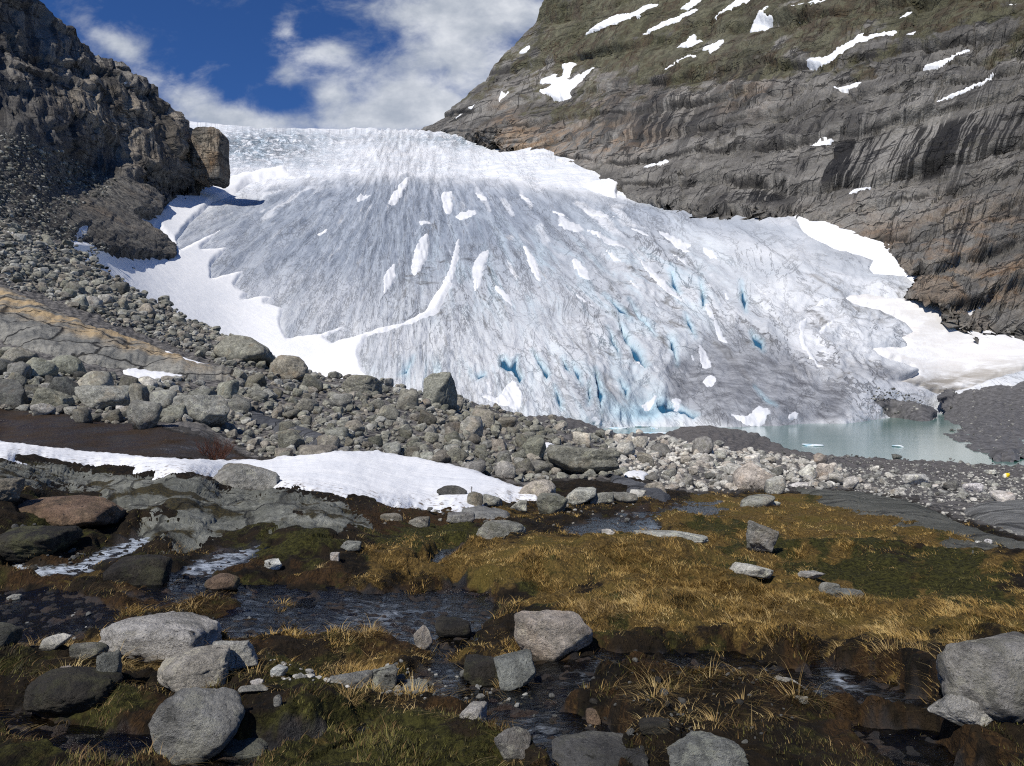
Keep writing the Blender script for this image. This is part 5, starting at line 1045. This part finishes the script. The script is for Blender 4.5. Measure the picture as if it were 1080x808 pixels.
    B("rounded boulder under the banded rib's right end", 70, 395, 36, 22, 'round', 'olive', .8, .25, group=mo)
    B("flat-topped boulder by the left edge beneath the rib", 20, 385, 34, 20, 'block', 'olive', .8, .25, group=mo)
    B("pale pink square boulder in the stone wall beside the meadow", 793, 518, 40, 29, 'block', 'pink', .7, 0, group=mo, seed=70)
    B("tilted grey boulder topping the right end of the stone wall", 865, 493, 18, 15, 'angular', 'brown', .8, 0, group=mo, tilt=.4)
    B("white flat stone at the foot of the stone wall", 843, 515, 22, 6, 'slab', 'white', .7, 0, group=mo)
    B("orange-pink round boulder at the left end of the stone wall", 674, 472, 18, 12, 'round', 'pink', .8, 0, group=mo)
    B("orange-pink boulder above the wedge boulder", 614, 470, 20, 16, 'block', 'pink', .8, 0, group=mo)
    B("large flat pale boulder on the gravel right of the stone wall", 965, 512, 30, 13, 'block', 'pale', .8, 0, group=mo, seed=71)
    B("squat grey boulder on the gravel beside the pale slab", 1059, 531, 22, 14, 'block', 'pale', .8, 0, group=mo)
    B("white boulder between the flat pale and the squat grey boulders", 1027, 520, 20, 12, 'angular', 'white', .8, 0, group=mo)
    B("lone dark stone at the lake's near shore", 946, 484, 10, 5, 'round', 'dark', .8, 0, group=mo)
    B("lone pale stone on the gravel left of the yellow marker", 1046, 501, 10, 5, 'slab', 'pale', .8, 0, group=mo)
    B("tall striped block leaning in the moraine left of the wedge boulder", 565, 486, 26, 28, 'slab', 'olive', .8, .1, group=mo, tilt=.5)
    B("striped grey slab leaning above the snow bank's right half", 483, 490, 26, 20, 'slab', 'olive', .7, .1, group=mo, tilt=.5)
    B("rounded grey block at the moraine foot above the snow bank's tip", 533, 506, 22, 20, 'round', 'grey', .8, .05, group=mo)
    B("rounded long boulder on the moraine foot, left of the snow bank's crest", 333, 484, 42, 17, 'round', 'brown', .8, .05, group=mo)
    B("grey mossy boulder behind the rounded long boulder of the moraine foot", 307, 477, 28, 24, 'block', 'olive', .8, .3, group=mo)
    B("small rounded stone at the moraine foot touching the snow bank", 299, 484, 18, 11, 'round', 'brown', .8, 0, group=mo)
build_named_boulders()
def rock_tower():
    D, Fc = ico(5); V = D * ((np.abs(D) ** 8).sum(1) ** (-1 / 8))[:, None]; V = V * (1 + .10 * fbm(V * 1.6, 4) + .05 * ridged(V * np.array([5, 5, 1.2]), 3))[:, None]; V = V / (V.max(0) - V.min(0)); V[:, 0] *= 1 - .22 * (V[:, 2] + .5) ** 2; d = 555.0; k = d / F
    V = V * np.array([36 * k, 34 * k, 60 * k]); V[:, 0] += 2.5 * k * ridged(V / np.array([5, 5, 40.]), 3) * .5
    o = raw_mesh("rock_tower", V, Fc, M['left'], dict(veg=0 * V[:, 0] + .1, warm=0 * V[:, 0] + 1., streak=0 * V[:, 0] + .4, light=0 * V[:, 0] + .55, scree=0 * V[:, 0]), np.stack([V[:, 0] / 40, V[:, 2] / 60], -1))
    o.location = ((221 - U0) * k, d, CZ + (V0 - 166) * k)
    tag(o, "orange-brown rock tower at the end of the left cliff beside the icefall", "rock tower")
rock_tower()

# ---------------------------------------------------------------- the moraine: single boulders, then the small rubble
PROTO = []
for i in range(22):
    V_, F_ = rock_shape(200 + i, 3, ['block', 'block', 'angular', 'block', 'slab', 'angular'][i % 6]); me_o = raw_mesh("boulder", V_, F_, M['stone']); PROTO.append(me_o)
NAMED = [(o.location.copy(), o.dimensions.copy()) for o in COL.objects if o.name.startswith('boulder') and o.get('label')]
ZONES = [  # outline, largest and smallest size in pixels, how many, tone weights, words for where
    ([(268, 384), (330, 398), (400, 410), (452, 420), (448, 462), (400, 476), (345, 478), (280, 462), (240, 425), (235, 395)], 24, 9, 62, 'olive grey brown olive', "left of the tall block"),
    ([(450, 428), (480, 423), (540, 440), (565, 450), (600, 462), (580, 500), (545, 505), (500, 492), (440, 482), (402, 476), (448, 462)], 26, 9, 62, 'olive grey brown olive', "right of the tall block"),
    ([(0, 374), (60, 390), (130, 405), (190, 416), (250, 414), (262, 430), (225, 442), (180, 438), (100, 440), (0, 428)], 36, 11, 34, 'olive grey olive dark', "above the dark bog"),
    ([(645, 462), (700, 463), (740, 470), (800, 480), (840, 492), (870, 492), (905, 510), (850, 515), (740, 516), (690, 512), (650, 502)], 22, 8, 62, 'pale grey pale pink', "in the stone wall"),
    ([(60, 292), (130, 303), (230, 353), (270, 376), (262, 384), (190, 366), (100, 330), (20, 298), (0, 285)], 18, 7, 32, 'olive grey brown dark', "above the banded rib"),
    ([(880, 500), (960, 508), (1080, 512), (1080, 530), (1010, 528), (950, 520), (900, 515)], 14, 5, 18, 'pale grey pale blue', "on the gravel flat"),
]
PLACED = []            # (u, v, size px, world point)
def scatter(poly, hi, lo, count, power=2.2, tries=40, sep=.72):
    p = np.array(poly, float); out = []
    sizes = sorted((lo * (1 - RNG.random(count * 1)) ** (-1 / power)).clip(lo, hi), reverse=True)
    for s_ in sizes:
        for _ in range(tries):
            u, v = RNG.uniform(p[:, 0].min(), p[:, 0].max()), RNG.uniform(p[:, 1].min(), p[:, 1].max())
            if sdist(np.array([u]), np.array([v]), poly)[0] < -1: continue
            if all(((u - a) / (s_ + c)) ** 2 + ((v - b) / (s_ + c) / .62) ** 2 > sep ** 2 / 4 for a, b, c in PLACED):
                PLACED.append((u, v, s_)); out.append((u, v, s_)); break
    return out
TONEWORD = {'olive': 'greenish grey', 'grey': 'mid grey', 'brown': 'brownish', 'dark': 'dark grey', 'pale': 'pale grey', 'pink': 'pinkish', 'blue': 'bluish grey'}
STYLEWORD = ['blocky', 'squat', 'angular', 'squared', 'slab-like', 'sharp-edged']
def ordinal(i): return ['first', 'second', 'third', 'fourth', 'fifth', 'sixth', 'seventh', 'eighth', 'ninth', 'tenth', 'eleventh', 'twelfth'][i]
def build_moraine():
    for o in COL.objects:
        if o.name.startswith('boulder') and o.get('label') and o.location.y > 20:
            k = F / o.location.y; PLACED.append((U0 + o.location.x * k, V0 - (o.location.z - CZ) * k, .8 * o.dimensions.x * k))
    recs = []
    for poly, hi, lo, n, tones, where in ZONES:
        tw = tones.split()
        for (u, v, s_) in scatter(poly, hi, lo, n):
            i = int(RNG.integers(len(PROTO))); tone = tw[int(RNG.integers(4))]; h = s_ * RNG.uniform(.58, .9)
            recs.append(dict(u=u, v=v + h * .5, w=s_, h=h, i=i, tone=tone, where=where, hi=hi))
    keys = {}
    for r in recs:
        size = 'large' if r['w'] > .62 * r['hi'] else 'middling' if r['w'] > .42 * r['hi'] else 'small'
        r['key'] = (size, TONEWORD[r['tone']], STYLEWORD[r['i'] % 6], r['where']); keys.setdefault(r['key'], []).append(r)
    for k, rs in keys.items():
        rs.sort(key=lambda r: r['u'])
        for j, r in enumerate(rs):
            base = f"{k[0]} {k[1]} {k[2]} boulder {k[3]}"
            r['label'] = (base if len(rs) == 1 else f"{base}, {ordinal(j)} such from the left")
    C, S = locate([r['u'] for r in recs], [r['v'] for r in recs], [r['w'] for r in recs], [r['h'] for r in recs], [.85] * len(recs))
    first = set()
    for r, c, s_ in zip(recs, C, S):
        p = PROTO[r['i']]
        if r['i'] in first: o = p.copy(); COL.objects.link(o)
        else: o = p; first.add(r['i'])
        o.location = c; o.scale = s_; o.rotation_euler = (RNG.uniform(-.15, .15), RNG.uniform(-.3, .3), RNG.choice([0, math.pi]) + RNG.uniform(-.4, .4))
        q = np.array(TONES[r['tone']]) * RNG.uniform(.55, 1.25) * RNG.uniform(.98, 1.02, 3); o.color = (*q, RNG.uniform(0, .35))
        tag(o, r['label'], 'boulder', "boulders " + r['where'])
    for i, p in enumerate(PROTO):
        if i not in first: bpy.data.objects.remove(p)
    print("moraine boulders", len(recs))
build_moraine()

def rubble(name, layer, polys, tones, seed, label=None):
    """loose stones too many to count, as one object"""
    r = np.random.default_rng(seed); shapes = [rock_shape(400 + i, 2, ['block', 'angular', 'round'][i % 3], .6) for i in range(10)]
    Vs, Fs, T, n0 = [], [], [], 0
    for poly, count, lo, hi, tw in polys:
        p = np.array(poly, float); u = r.uniform(p[:, 0].min(), p[:, 0].max(), count * 4); v = r.uniform(p[:, 1].min(), p[:, 1].max(), count * 4)
        m = sdist(u, v, poly) > -2 + 5 * fbm(UV3(u / 18, v / 10, seed), 2); u, v = u[m][:count], v[m][:count]
        s_ = np.clip(lo * (1 - r.random(len(u))) ** (-1 / 2.4), lo, hi)
        P = layer.base(u, v); N = layer.normal(u, v); P = P + N * layer.relief(u, v, P)[:, None]; k = P[:, 1] / F
        for j in range(len(u)):
            V, Fc = shapes[r.integers(10)]; a = r.uniform(0, 6.28); ca, sa = math.cos(a), math.sin(a)
            b = r.uniform(-.6, .6); cb, sb = math.cos(b), math.sin(b)
            W = V * np.array([1, r.uniform(.7, 1), r.uniform(.5, .85)]) * s_[j] * k[j]
            W = np.stack([W[:, 0] * ca - W[:, 1] * sa, W[:, 0] * sa + W[:, 1] * ca, W[:, 2]], -1); W = np.stack([W[:, 0] * cb - W[:, 2] * sb, W[:, 1], W[:, 0] * sb + W[:, 2] * cb], -1)
            Vs.append(W + P[j] + N[j] * .18 * s_[j] * k[j]); Fs.append(Fc + n0); n0 += len(V)
            c = np.array(TONES[tw[r.integers(len(tw))]]) * r.uniform(.65, 1.15); T.append(np.broadcast_to(np.r_[c, 1], (len(V), 4)))
    o = raw_mesh(name, np.concatenate(Vs), np.concatenate(Fs), M['rubble'], smooth=False)
    at = o.data.attributes.new('tint', 'FLOAT_COLOR', 'POINT'); at.data.foreach_set('color', np.concatenate(T).astype(np.float32).ravel())
    return tag(o, label, None, None, 'stuff')
MORAINE = [(130, 300), (200, 338), (280, 374), (330, 394), (400, 406), (470, 420), (555, 440), (600, 452), (640, 462), (660, 500), (600, 505), (560, 510), (500, 494), (400, 476), (330, 482), (270, 482), (240, 460), (215, 445), (120, 445), (0, 430), (0, 372), (60, 388), (130, 400), (230, 408), (262, 398), (190, 368), (60, 314), (0, 292), (0, 240), (70, 262), (95, 288)]
rubble("rubble", GROUND, [(MORAINE, 3600, 4.0, 13, ('olive', 'grey', 'brown', 'olive')),
                          ([(-160, 225), (0, 236), (70, 258), (130, 302), (230, 354), (290, 380), (270, 390), (190, 366), (60, 314), (0, 292), (-160, 282)], 2600, 2.6, 9, ('olive', 'grey', 'dark', 'brown')),
                          ([(-160, 225), (0, 232), (70, 254), (130, 299), (100, 320), (0, 300), (-160, 290)], 1500, 2.2, 5, ('dark', 'grey', 'dark', 'brown')),
                          ([(640, 458), (700, 464), (745, 470), (800, 480), (870, 490), (910, 512), (850, 517), (740, 518), (660, 508), (640, 480)], 1300, 3.2, 11, ('pale', 'grey', 'pale', 'pink'))], ("grey",), 11,
       "small grey stones filling the moraine between its boulders")
rubble("gravel", GROUND, [([(880, 494), (960, 500), (1090, 505), (1090, 532), (1020, 530), (960, 524), (900, 517)], 900, 1.6, 8, ('pale', 'grey', 'blue', 'pale')),
                          ([(780, 474), (860, 482), (1000, 488), (1090, 494), (1090, 508), (1000, 503), (860, 492)], 600, 1.2, 4, ('grey', 'dark', 'blue')),
                          ([(905, 519), (960, 530), (1020, 548), (1080, 568), (1080, 560), (1000, 530), (940, 515)], 150, 2, 6, ('pale', 'grey'))], None, 12, "grey gravel and cobbles on the flat by the lake")
rubble("shore_gravel", SHORE, [([(888, 432), (900, 417), (932, 409), (983, 428), (944, 437), (905, 435)], 260, 1.0, 3, ('dark', 'grey', 'dark')), ([(998, 419), (1014, 406), (1080, 396), (1160, 390), (1160, 484), (1052, 480), (1012, 468), (998, 459), (1016, 452), (1003, 430)], 1500, 1.0, 3.2, ('dark', 'grey', 'dark', 'blue'))], None, 15, "grey gravel strewn on the mud flats beside the lake")
rubble("scree", LEFT, [([(-120, 140), (0, 140), (40, 158), (80, 172), (122, 194), (110, 206), (60, 222), (90, 250), (110, 262), (80, 288), (0, 290), (-120, 270)], 3600, 1.7, 5.5, ('dark', 'grey', 'olive', 'dark'))], None, 13, "dark scree below the left cliff")
rubble("pebbles", GROUND, [([(285, 712), (310, 716), (345, 712), (372, 718), (372, 734), (330, 738), (300, 736), (287, 730)], 90, 2.5, 9, ('white', 'pale', 'grey')),
                           ([(380, 708), (470, 700), (520, 712), (560, 726), (540, 738), (470, 736), (400, 730)], 160, 3, 14, ('blue', 'dark', 'grey')),
                           ([(560, 715), (760, 720), (860, 745), (860, 800), (640, 800), (560, 770)], 200, 2.5, 9, ('dark', 'black', 'black', 'dark')),
                           ([(10, 560), (80, 570), (100, 595), (10, 600)], 120, 2.5, 9, ('black', 'dark', 'dark')),
                           ([(400, 540), (540, 540), (700, 530), (700, 545), (540, 556), (400, 556)], 60, 2.5, 8, ('dark', 'grey', 'brown')),
                           ([(0, 640), (320, 640), (320, 700), (0, 700)], 120, 2, 7, ('dark', 'black', 'blue'))], None, 14, "wet pebbles in the stream beds")

# ---------------------------------------------------------------- floes, marker, shrubs, grass
def build_small():
    for (lab, u, v, w, dpt, h, tone) in (("thin dark-edged ice floe by the lake's near shore", 858, 470, 20, 3.2, .8, .30), ("small dark-edged ice floe in the middle of the lake", 946, 471, 10, 2.6, .8, .30), ("pale ice sheet at the mud's edge on the lake's far side", 925, 432, 18, 4, 1.2, .72)):
        floe(lab, u, v, w, dpt, h)
    for i, (lab, u, v, w, h) in enumerate((("flat white floe at the left of the brash pool", 652, 452, 20, 1.6), ("tilted ice block with a grey side under the blue cave", 700, 444, 16, 5), ("white floe beside the grey ice block", 712, 448, 12, 3), ("bluish floe in the middle of the brash pool", 676, 450, 20, 2.0),
                                           ("long pale floe at the pool's near rim", 694, 457, 30, 1.6), ("small white floe at the pool's left end", 640, 448, 10, 2), ("small bluish floe right of the middle one", 690, 452, 9, 1.6), ("narrow floe before the ice cliff's foot", 664, 446, 15, 1.4), ("small floe nearest the gravel mound", 716, 455, 10, 1.5))):
        floe(lab, u, v, w, 3.0, h, block=h > 2.5, group="ice floes in the brash pool")
    # blue pool water of the brash basin is the lake itself; gravel shows round it
def floe(label, u, v, w, dpt, h, block=False, group="ice floes on the lake"):
    d = (CZ - LAKE_Z) * F / (v - V0); k = d / F; r = np.random.default_rng(int(u * 3 + v)); V, Fc = rock_shape(int(u + v), 3, 'slab' if not block else 'angular', .7)
    S = np.array([w * k, max(dpt * k * 6, w * k * .5), max(h * k, .5)])
    if block: S[1] = w * k * .7
    o = raw_mesh("ice_floe", V * S, Fc, M['floe']); o.location = ((u - U0) * k, d, LAKE_Z + S[2] * .22); return tag(o, label, "ice floe", group)
mf, tf = material("floe_ice"); nf = tf.noise(tf.obj(), .35, 7, .62); tf.put(tf.b.inputs['Base Color'], tf.mix(tf.step(nf, .35, .62), (.20, .46, .58), (.78, .82, .84))); tf.b.inputs['Roughness'].default_value = .5; M['floe'] = mf
build_small()
def tube(pts, r0, r1, sides=5):
    """a tapered twig along points"""
    pts = np.asarray(pts, float); n = len(pts); V, Q = [], []
    for i, p in enumerate(pts):
        t = pts[min(i + 1, n - 1)] - pts[max(i - 1, 0)]; t /= np.linalg.norm(t) + 1e-9
        a = np.cross(t, [.3, .9, .2]); a /= np.linalg.norm(a) + 1e-9; b = np.cross(t, a); r = r0 + (r1 - r0) * i / (n - 1)
        for s in range(sides): V.append(p + r * (a * math.cos(6.283 * s / sides) + b * math.sin(6.283 * s / sides)))
    for i in range(n - 1):
        for s in range(sides): Q.append([i * sides + s, i * sides + (s + 1) % sides, (i + 1) * sides + (s + 1) % sides, (i + 1) * sides + s])
    return np.array(V), np.array(Q)
def twigs(name, label, cat, u, v, height_px, spread_px, n, mat, seed, thick=.006, branch=3, lean=0.0, group=None):
    r = np.random.default_rng(seed); G = GROUND.surf(np.array([u]), np.array([v]))[0]; k = G[1] / F; Vs, Qs, n0 = [], [], 0
    def grow(p, d, L, rad, lev):
        nonlocal n0
        pts = [p]; dd = d / np.linalg.norm(d)
        for i in range(5):
            dd = dd + r.normal(size=3) * .16 + np.array([0, 0, .05]); dd /= np.linalg.norm(dd); pts.append(pts[-1] + dd * L / 5)
        V, Q = tube(pts, rad, rad * .35); Vs.append(V); Qs.append(Q + n0); n0 += len(V)
        if lev:
            for _ in range(branch):
                q = pts[int(r.integers(1, 5))]; grow(q, dd + r.normal(size=3) * .6 + np.array([0, 0, .3]), L * r.uniform(.35, .6), rad * .55, lev - 1)
    for _ in range(n):
        off = np.array([r.uniform(-.5, .5) * spread_px * k * (.6 if n > 1 else 0), r.uniform(-.25, .25) * spread_px * k * (1 if n > 1 else 0), -.03])
        grow(G + off, np.array([r.normal() * .5 * (spread_px / height_px) * (n > 1) + lean, r.normal() * .4 * (n > 1), 1.0]), height_px * k * r.uniform(.7, 1.05) * (.75 if n == 1 else 1), thick, 2 if n < 12 else 1)
    o = raw_mesh(name, np.concatenate(Vs), np.concatenate(Qs), M[mat]); return tag(o, label, cat, group)
M['redtwig'] = plain("red_brown_twig", (.085, .032, .018), .8); M['greytwig'] = plain("grey_twig", (.14, .12, .10), .8)
twigs("bare_shrub", "tangled red-brown bare shrub at the right end of the dark bog", "shrub", 228, 486, 26, 40, 60, 'redtwig', 3, .009)
twigs("bare_sapling", "thin bare sapling standing against the snow bank's lower right", "sapling", 497, 528, 20, 8, 1, 'greytwig', 5, .010, 4)
twigs("bare_sapling", "tiny bare twig at the snow bank's lower edge left of the sapling", "sapling", 433, 541, 9, 5, 1, 'greytwig', 6, .007, 3)
twigs("bare_shrub", "sparse grey twigs poking up before the snow bank at the left edge", "shrub", 12, 492, 12, 34, 9, 'greytwig', 8, .006)
twigs("bare_shrub", "low dark twigs on the slab's mossy rim left of the six-sided boulder", "shrub", 205, 508, 6, 30, 10, 'greytwig', 9, .005)

def yellow_marker():
    V, Fc = rock_shape(810, 3, 'block', .5); G = GROUND.surf(np.array([1061.0]), np.array([504.0]))[0]; k = G[1] / F
    S = np.array([6.2 * k, 5 * k, 5.6 * k]); m, t = material("yellow_plastic"); g = t.attr('side')
    t.put(t.b.inputs['Base Color'], t.mix(g, (.75, .56, .02), (.75, .72, .58))); t.b.inputs['Roughness'].default_value = .5
    o = raw_mesh("yellow_marker", V * S, Fc, m, dict(side=sstep(-V[:, 0], .12, .25))); o.location = G + np.array([0, 0, S[2] * .42])
    tag(o, "bright yellow lump with a pale side on the gravel near the lake", "marker")
yellow_marker()

def build_grass():
    r = np.random.default_rng(21)
    def blades(name, label, count, key, h0, h1, w0, cols, region, lean, power=1.0, comb=.5, tuft=0, feet=False):
        u = r.uniform(region[0], region[2], count); v = r.uniform(region[1], region[3], count); c = cover(u, v)
        w = np.clip(c[key] * (.55 + .9 * fbm(UV3(u / 26, v / 13, 2), 3)), 0, 1) ** power; m = (r.random(count) < w) & (c['wet'] < .35); u, v = u[m], v[m]
        a0 = np.full(len(u), np.nan)
        if tuft:                                                     # tussocks: blades leaning out of a common root
            q = r.integers(0, len(u), tuft); per = 46; uu = np.repeat(u[q], per); vv = np.repeat(v[q], per); dd = GROUND.dist(uu, vv); th = r.uniform(0, 6.283, len(uu)); ra = np.abs(r.normal(size=len(uu))) * .055
            u = np.r_[u, uu + F * ra * np.cos(th) / dd]; v = np.r_[v, vv - F * ra * np.sin(th) * .3 / dd]; a0 = np.r_[a0, th]
        if feet:                                                     # straw and moss packed round the foot of each near stone
            for o_ in [o_ for o_ in COL.objects if o_.get('group') in ("boulders and stones in the near stream bog", "stones in the turf meadow")]:
                nb = int(30 + 90 * o_.dimensions.x); th = r.uniform(0, 6.283, nb); x = o_.location.x + o_.dimensions.x * .5 * np.cos(th) * r.uniform(.9, 1.12, nb); y = o_.location.y + o_.dimensions.y * .5 * np.sin(th) * r.uniform(.9, 1.12, nb)
                u = np.r_[u, U0 + F * x / y]; v = np.r_[v, V0 + (CZ - o_.location.z + .31 * o_.dimensions.z) * F / y]; a0 = np.r_[a0, th]
        P = GROUND.base(u, v); P[:, 2] += GROUND.relief(u, v, P); n = len(u); k = P[:, 1] / F
        h = r.uniform(h0, h1, n) * (.7 + .6 * r.random(n)); wd = np.maximum(w0 * r.uniform(.6, 1.3, n), .55 * k)
        h = h * np.clip(.7 + 1.4 * fbm(P / .45, 2), .2, 1.55)
        fld = fbm(P / 1.3, 2) * 3.0 + .4; a = fld + r.normal(size=n) * (1.6 - comb); a = np.where(np.isnan(a0), a, a0)
        dx, dy = np.cos(a), np.sin(a) * .8; L = np.clip(lean + r.normal(size=n) * .25, .05, 1.6)
        side = np.stack([-np.sin(a) * .4 + .9, np.cos(a) * .4, 0 * a], -1); side /= np.linalg.norm(side, axis=1)[:, None]
        rows = []
        for t in (0, .4, .75, 1.0):
            bend = L * t ** 1.7
            c_ = P + np.stack([dx * bend * h, dy * bend * h, h * t * (1 - t * min(.72, .42 * lean)) - .01], -1); ww = (wd * (1 - t * .92))[:, None] * side * .5
            rows += [c_ - ww, c_ + ww]
        V = np.stack(rows, 1).reshape(-1, 3); b = (np.arange(n) * 8)[:, None]
        Q = np.concatenate([b + np.array([i, i + 1, i + 3, i + 2]) for i in (0, 2, 4)], 1).reshape(-1, 4)
        m_, t_ = material(name + "_blade"); tn = t_.attr('tint')
        t_.put(t_.b.inputs['Base Color'], t_.ramp(tn, cols)); t_.b.inputs['Roughness'].default_value = .7
        tl = t_.add('ShaderNodeBsdfTranslucent'); t_.put(tl.inputs[0], t_.ramp(tn, cols)); mx = t_.add('ShaderNodeMixShader'); mx.inputs[0].default_value = .22
        t_.put(mx.inputs[1], t_.b.outputs[0]); t_.put(mx.inputs[2], tl.outputs[0]); t_.l.new(mx.outputs[0], t_.n['Material Output'].inputs['Surface'])
        tt = np.clip(.5 + .7 * fbm(UV3(u / 34, v / 12, 5), 4) + r.normal(size=n) * .16, 0, 1)
        o = raw_mesh("grass", V, Q, m_, dict(tint=np.repeat(tt, 8)), smooth=True); o.name = name; return tag(o, label, None, None, 'stuff')
    gold = [(0.0, (.055, .040, .013)), (.3, (.20, .122, .033)), (.6, (.42, .27, .08)), (1.0, (.64, .48, .20))]
    blades("dry_grass", "golden dry grass covering the turf meadow", 330000, 'gold', .03, .085, .0055, gold, (100, 515, 1090, 740), 1.15, 1.0, 1.1, tuft=1500)
    green = [(0.0, (.028, .028, .007)), (.4, (.10, .098, .022)), (.75, (.20, .18, .048)), (1.0, (.34, .27, .10))]
    blades("green_grass", "short green grass and moss shoots by the stream", 260000, 'moss', .015, .05, .005, green, (-60, 520, 1140, 840), .6, 1.2, .6)
    rust = [(0.0, (.028, .016, .007)), (.4, (.10, .058, .02)), (.7, (.22, .135, .05)), (1.0, (.40, .28, .12))]
    blades("brown_grass", "rust-brown dead grass on the peat", 170000, 'rust', .025, .085, .005, rust, (-60, 430, 1140, 840), 1.0, 1.2, .8)
    straw = [(0.0, (.10, .065, .024)), (.5, (.30, .20, .075)), (1.0, (.56, .44, .21))]
    blades("straw", "long bleached straw lying in tufts beside the stream", 60000, 'straw', .06, .17, .005, straw, (-60, 580, 1100, 800), 1.5, 1.0, .7, tuft=160, feet=True)
    peat = [(0.0, (.012, .011, .004)), (.45, (.040, .034, .012)), (.72, (.085, .065, .022)), (1.0, (.20, .13, .05))]
    blades("dead_grass", "dark wet moss and dead stalks on the peat", 170000, 'peat', .01, .05, .005, peat, (-60, 560, 1140, 840), 1.0, 1.0, .5)
build_grass()
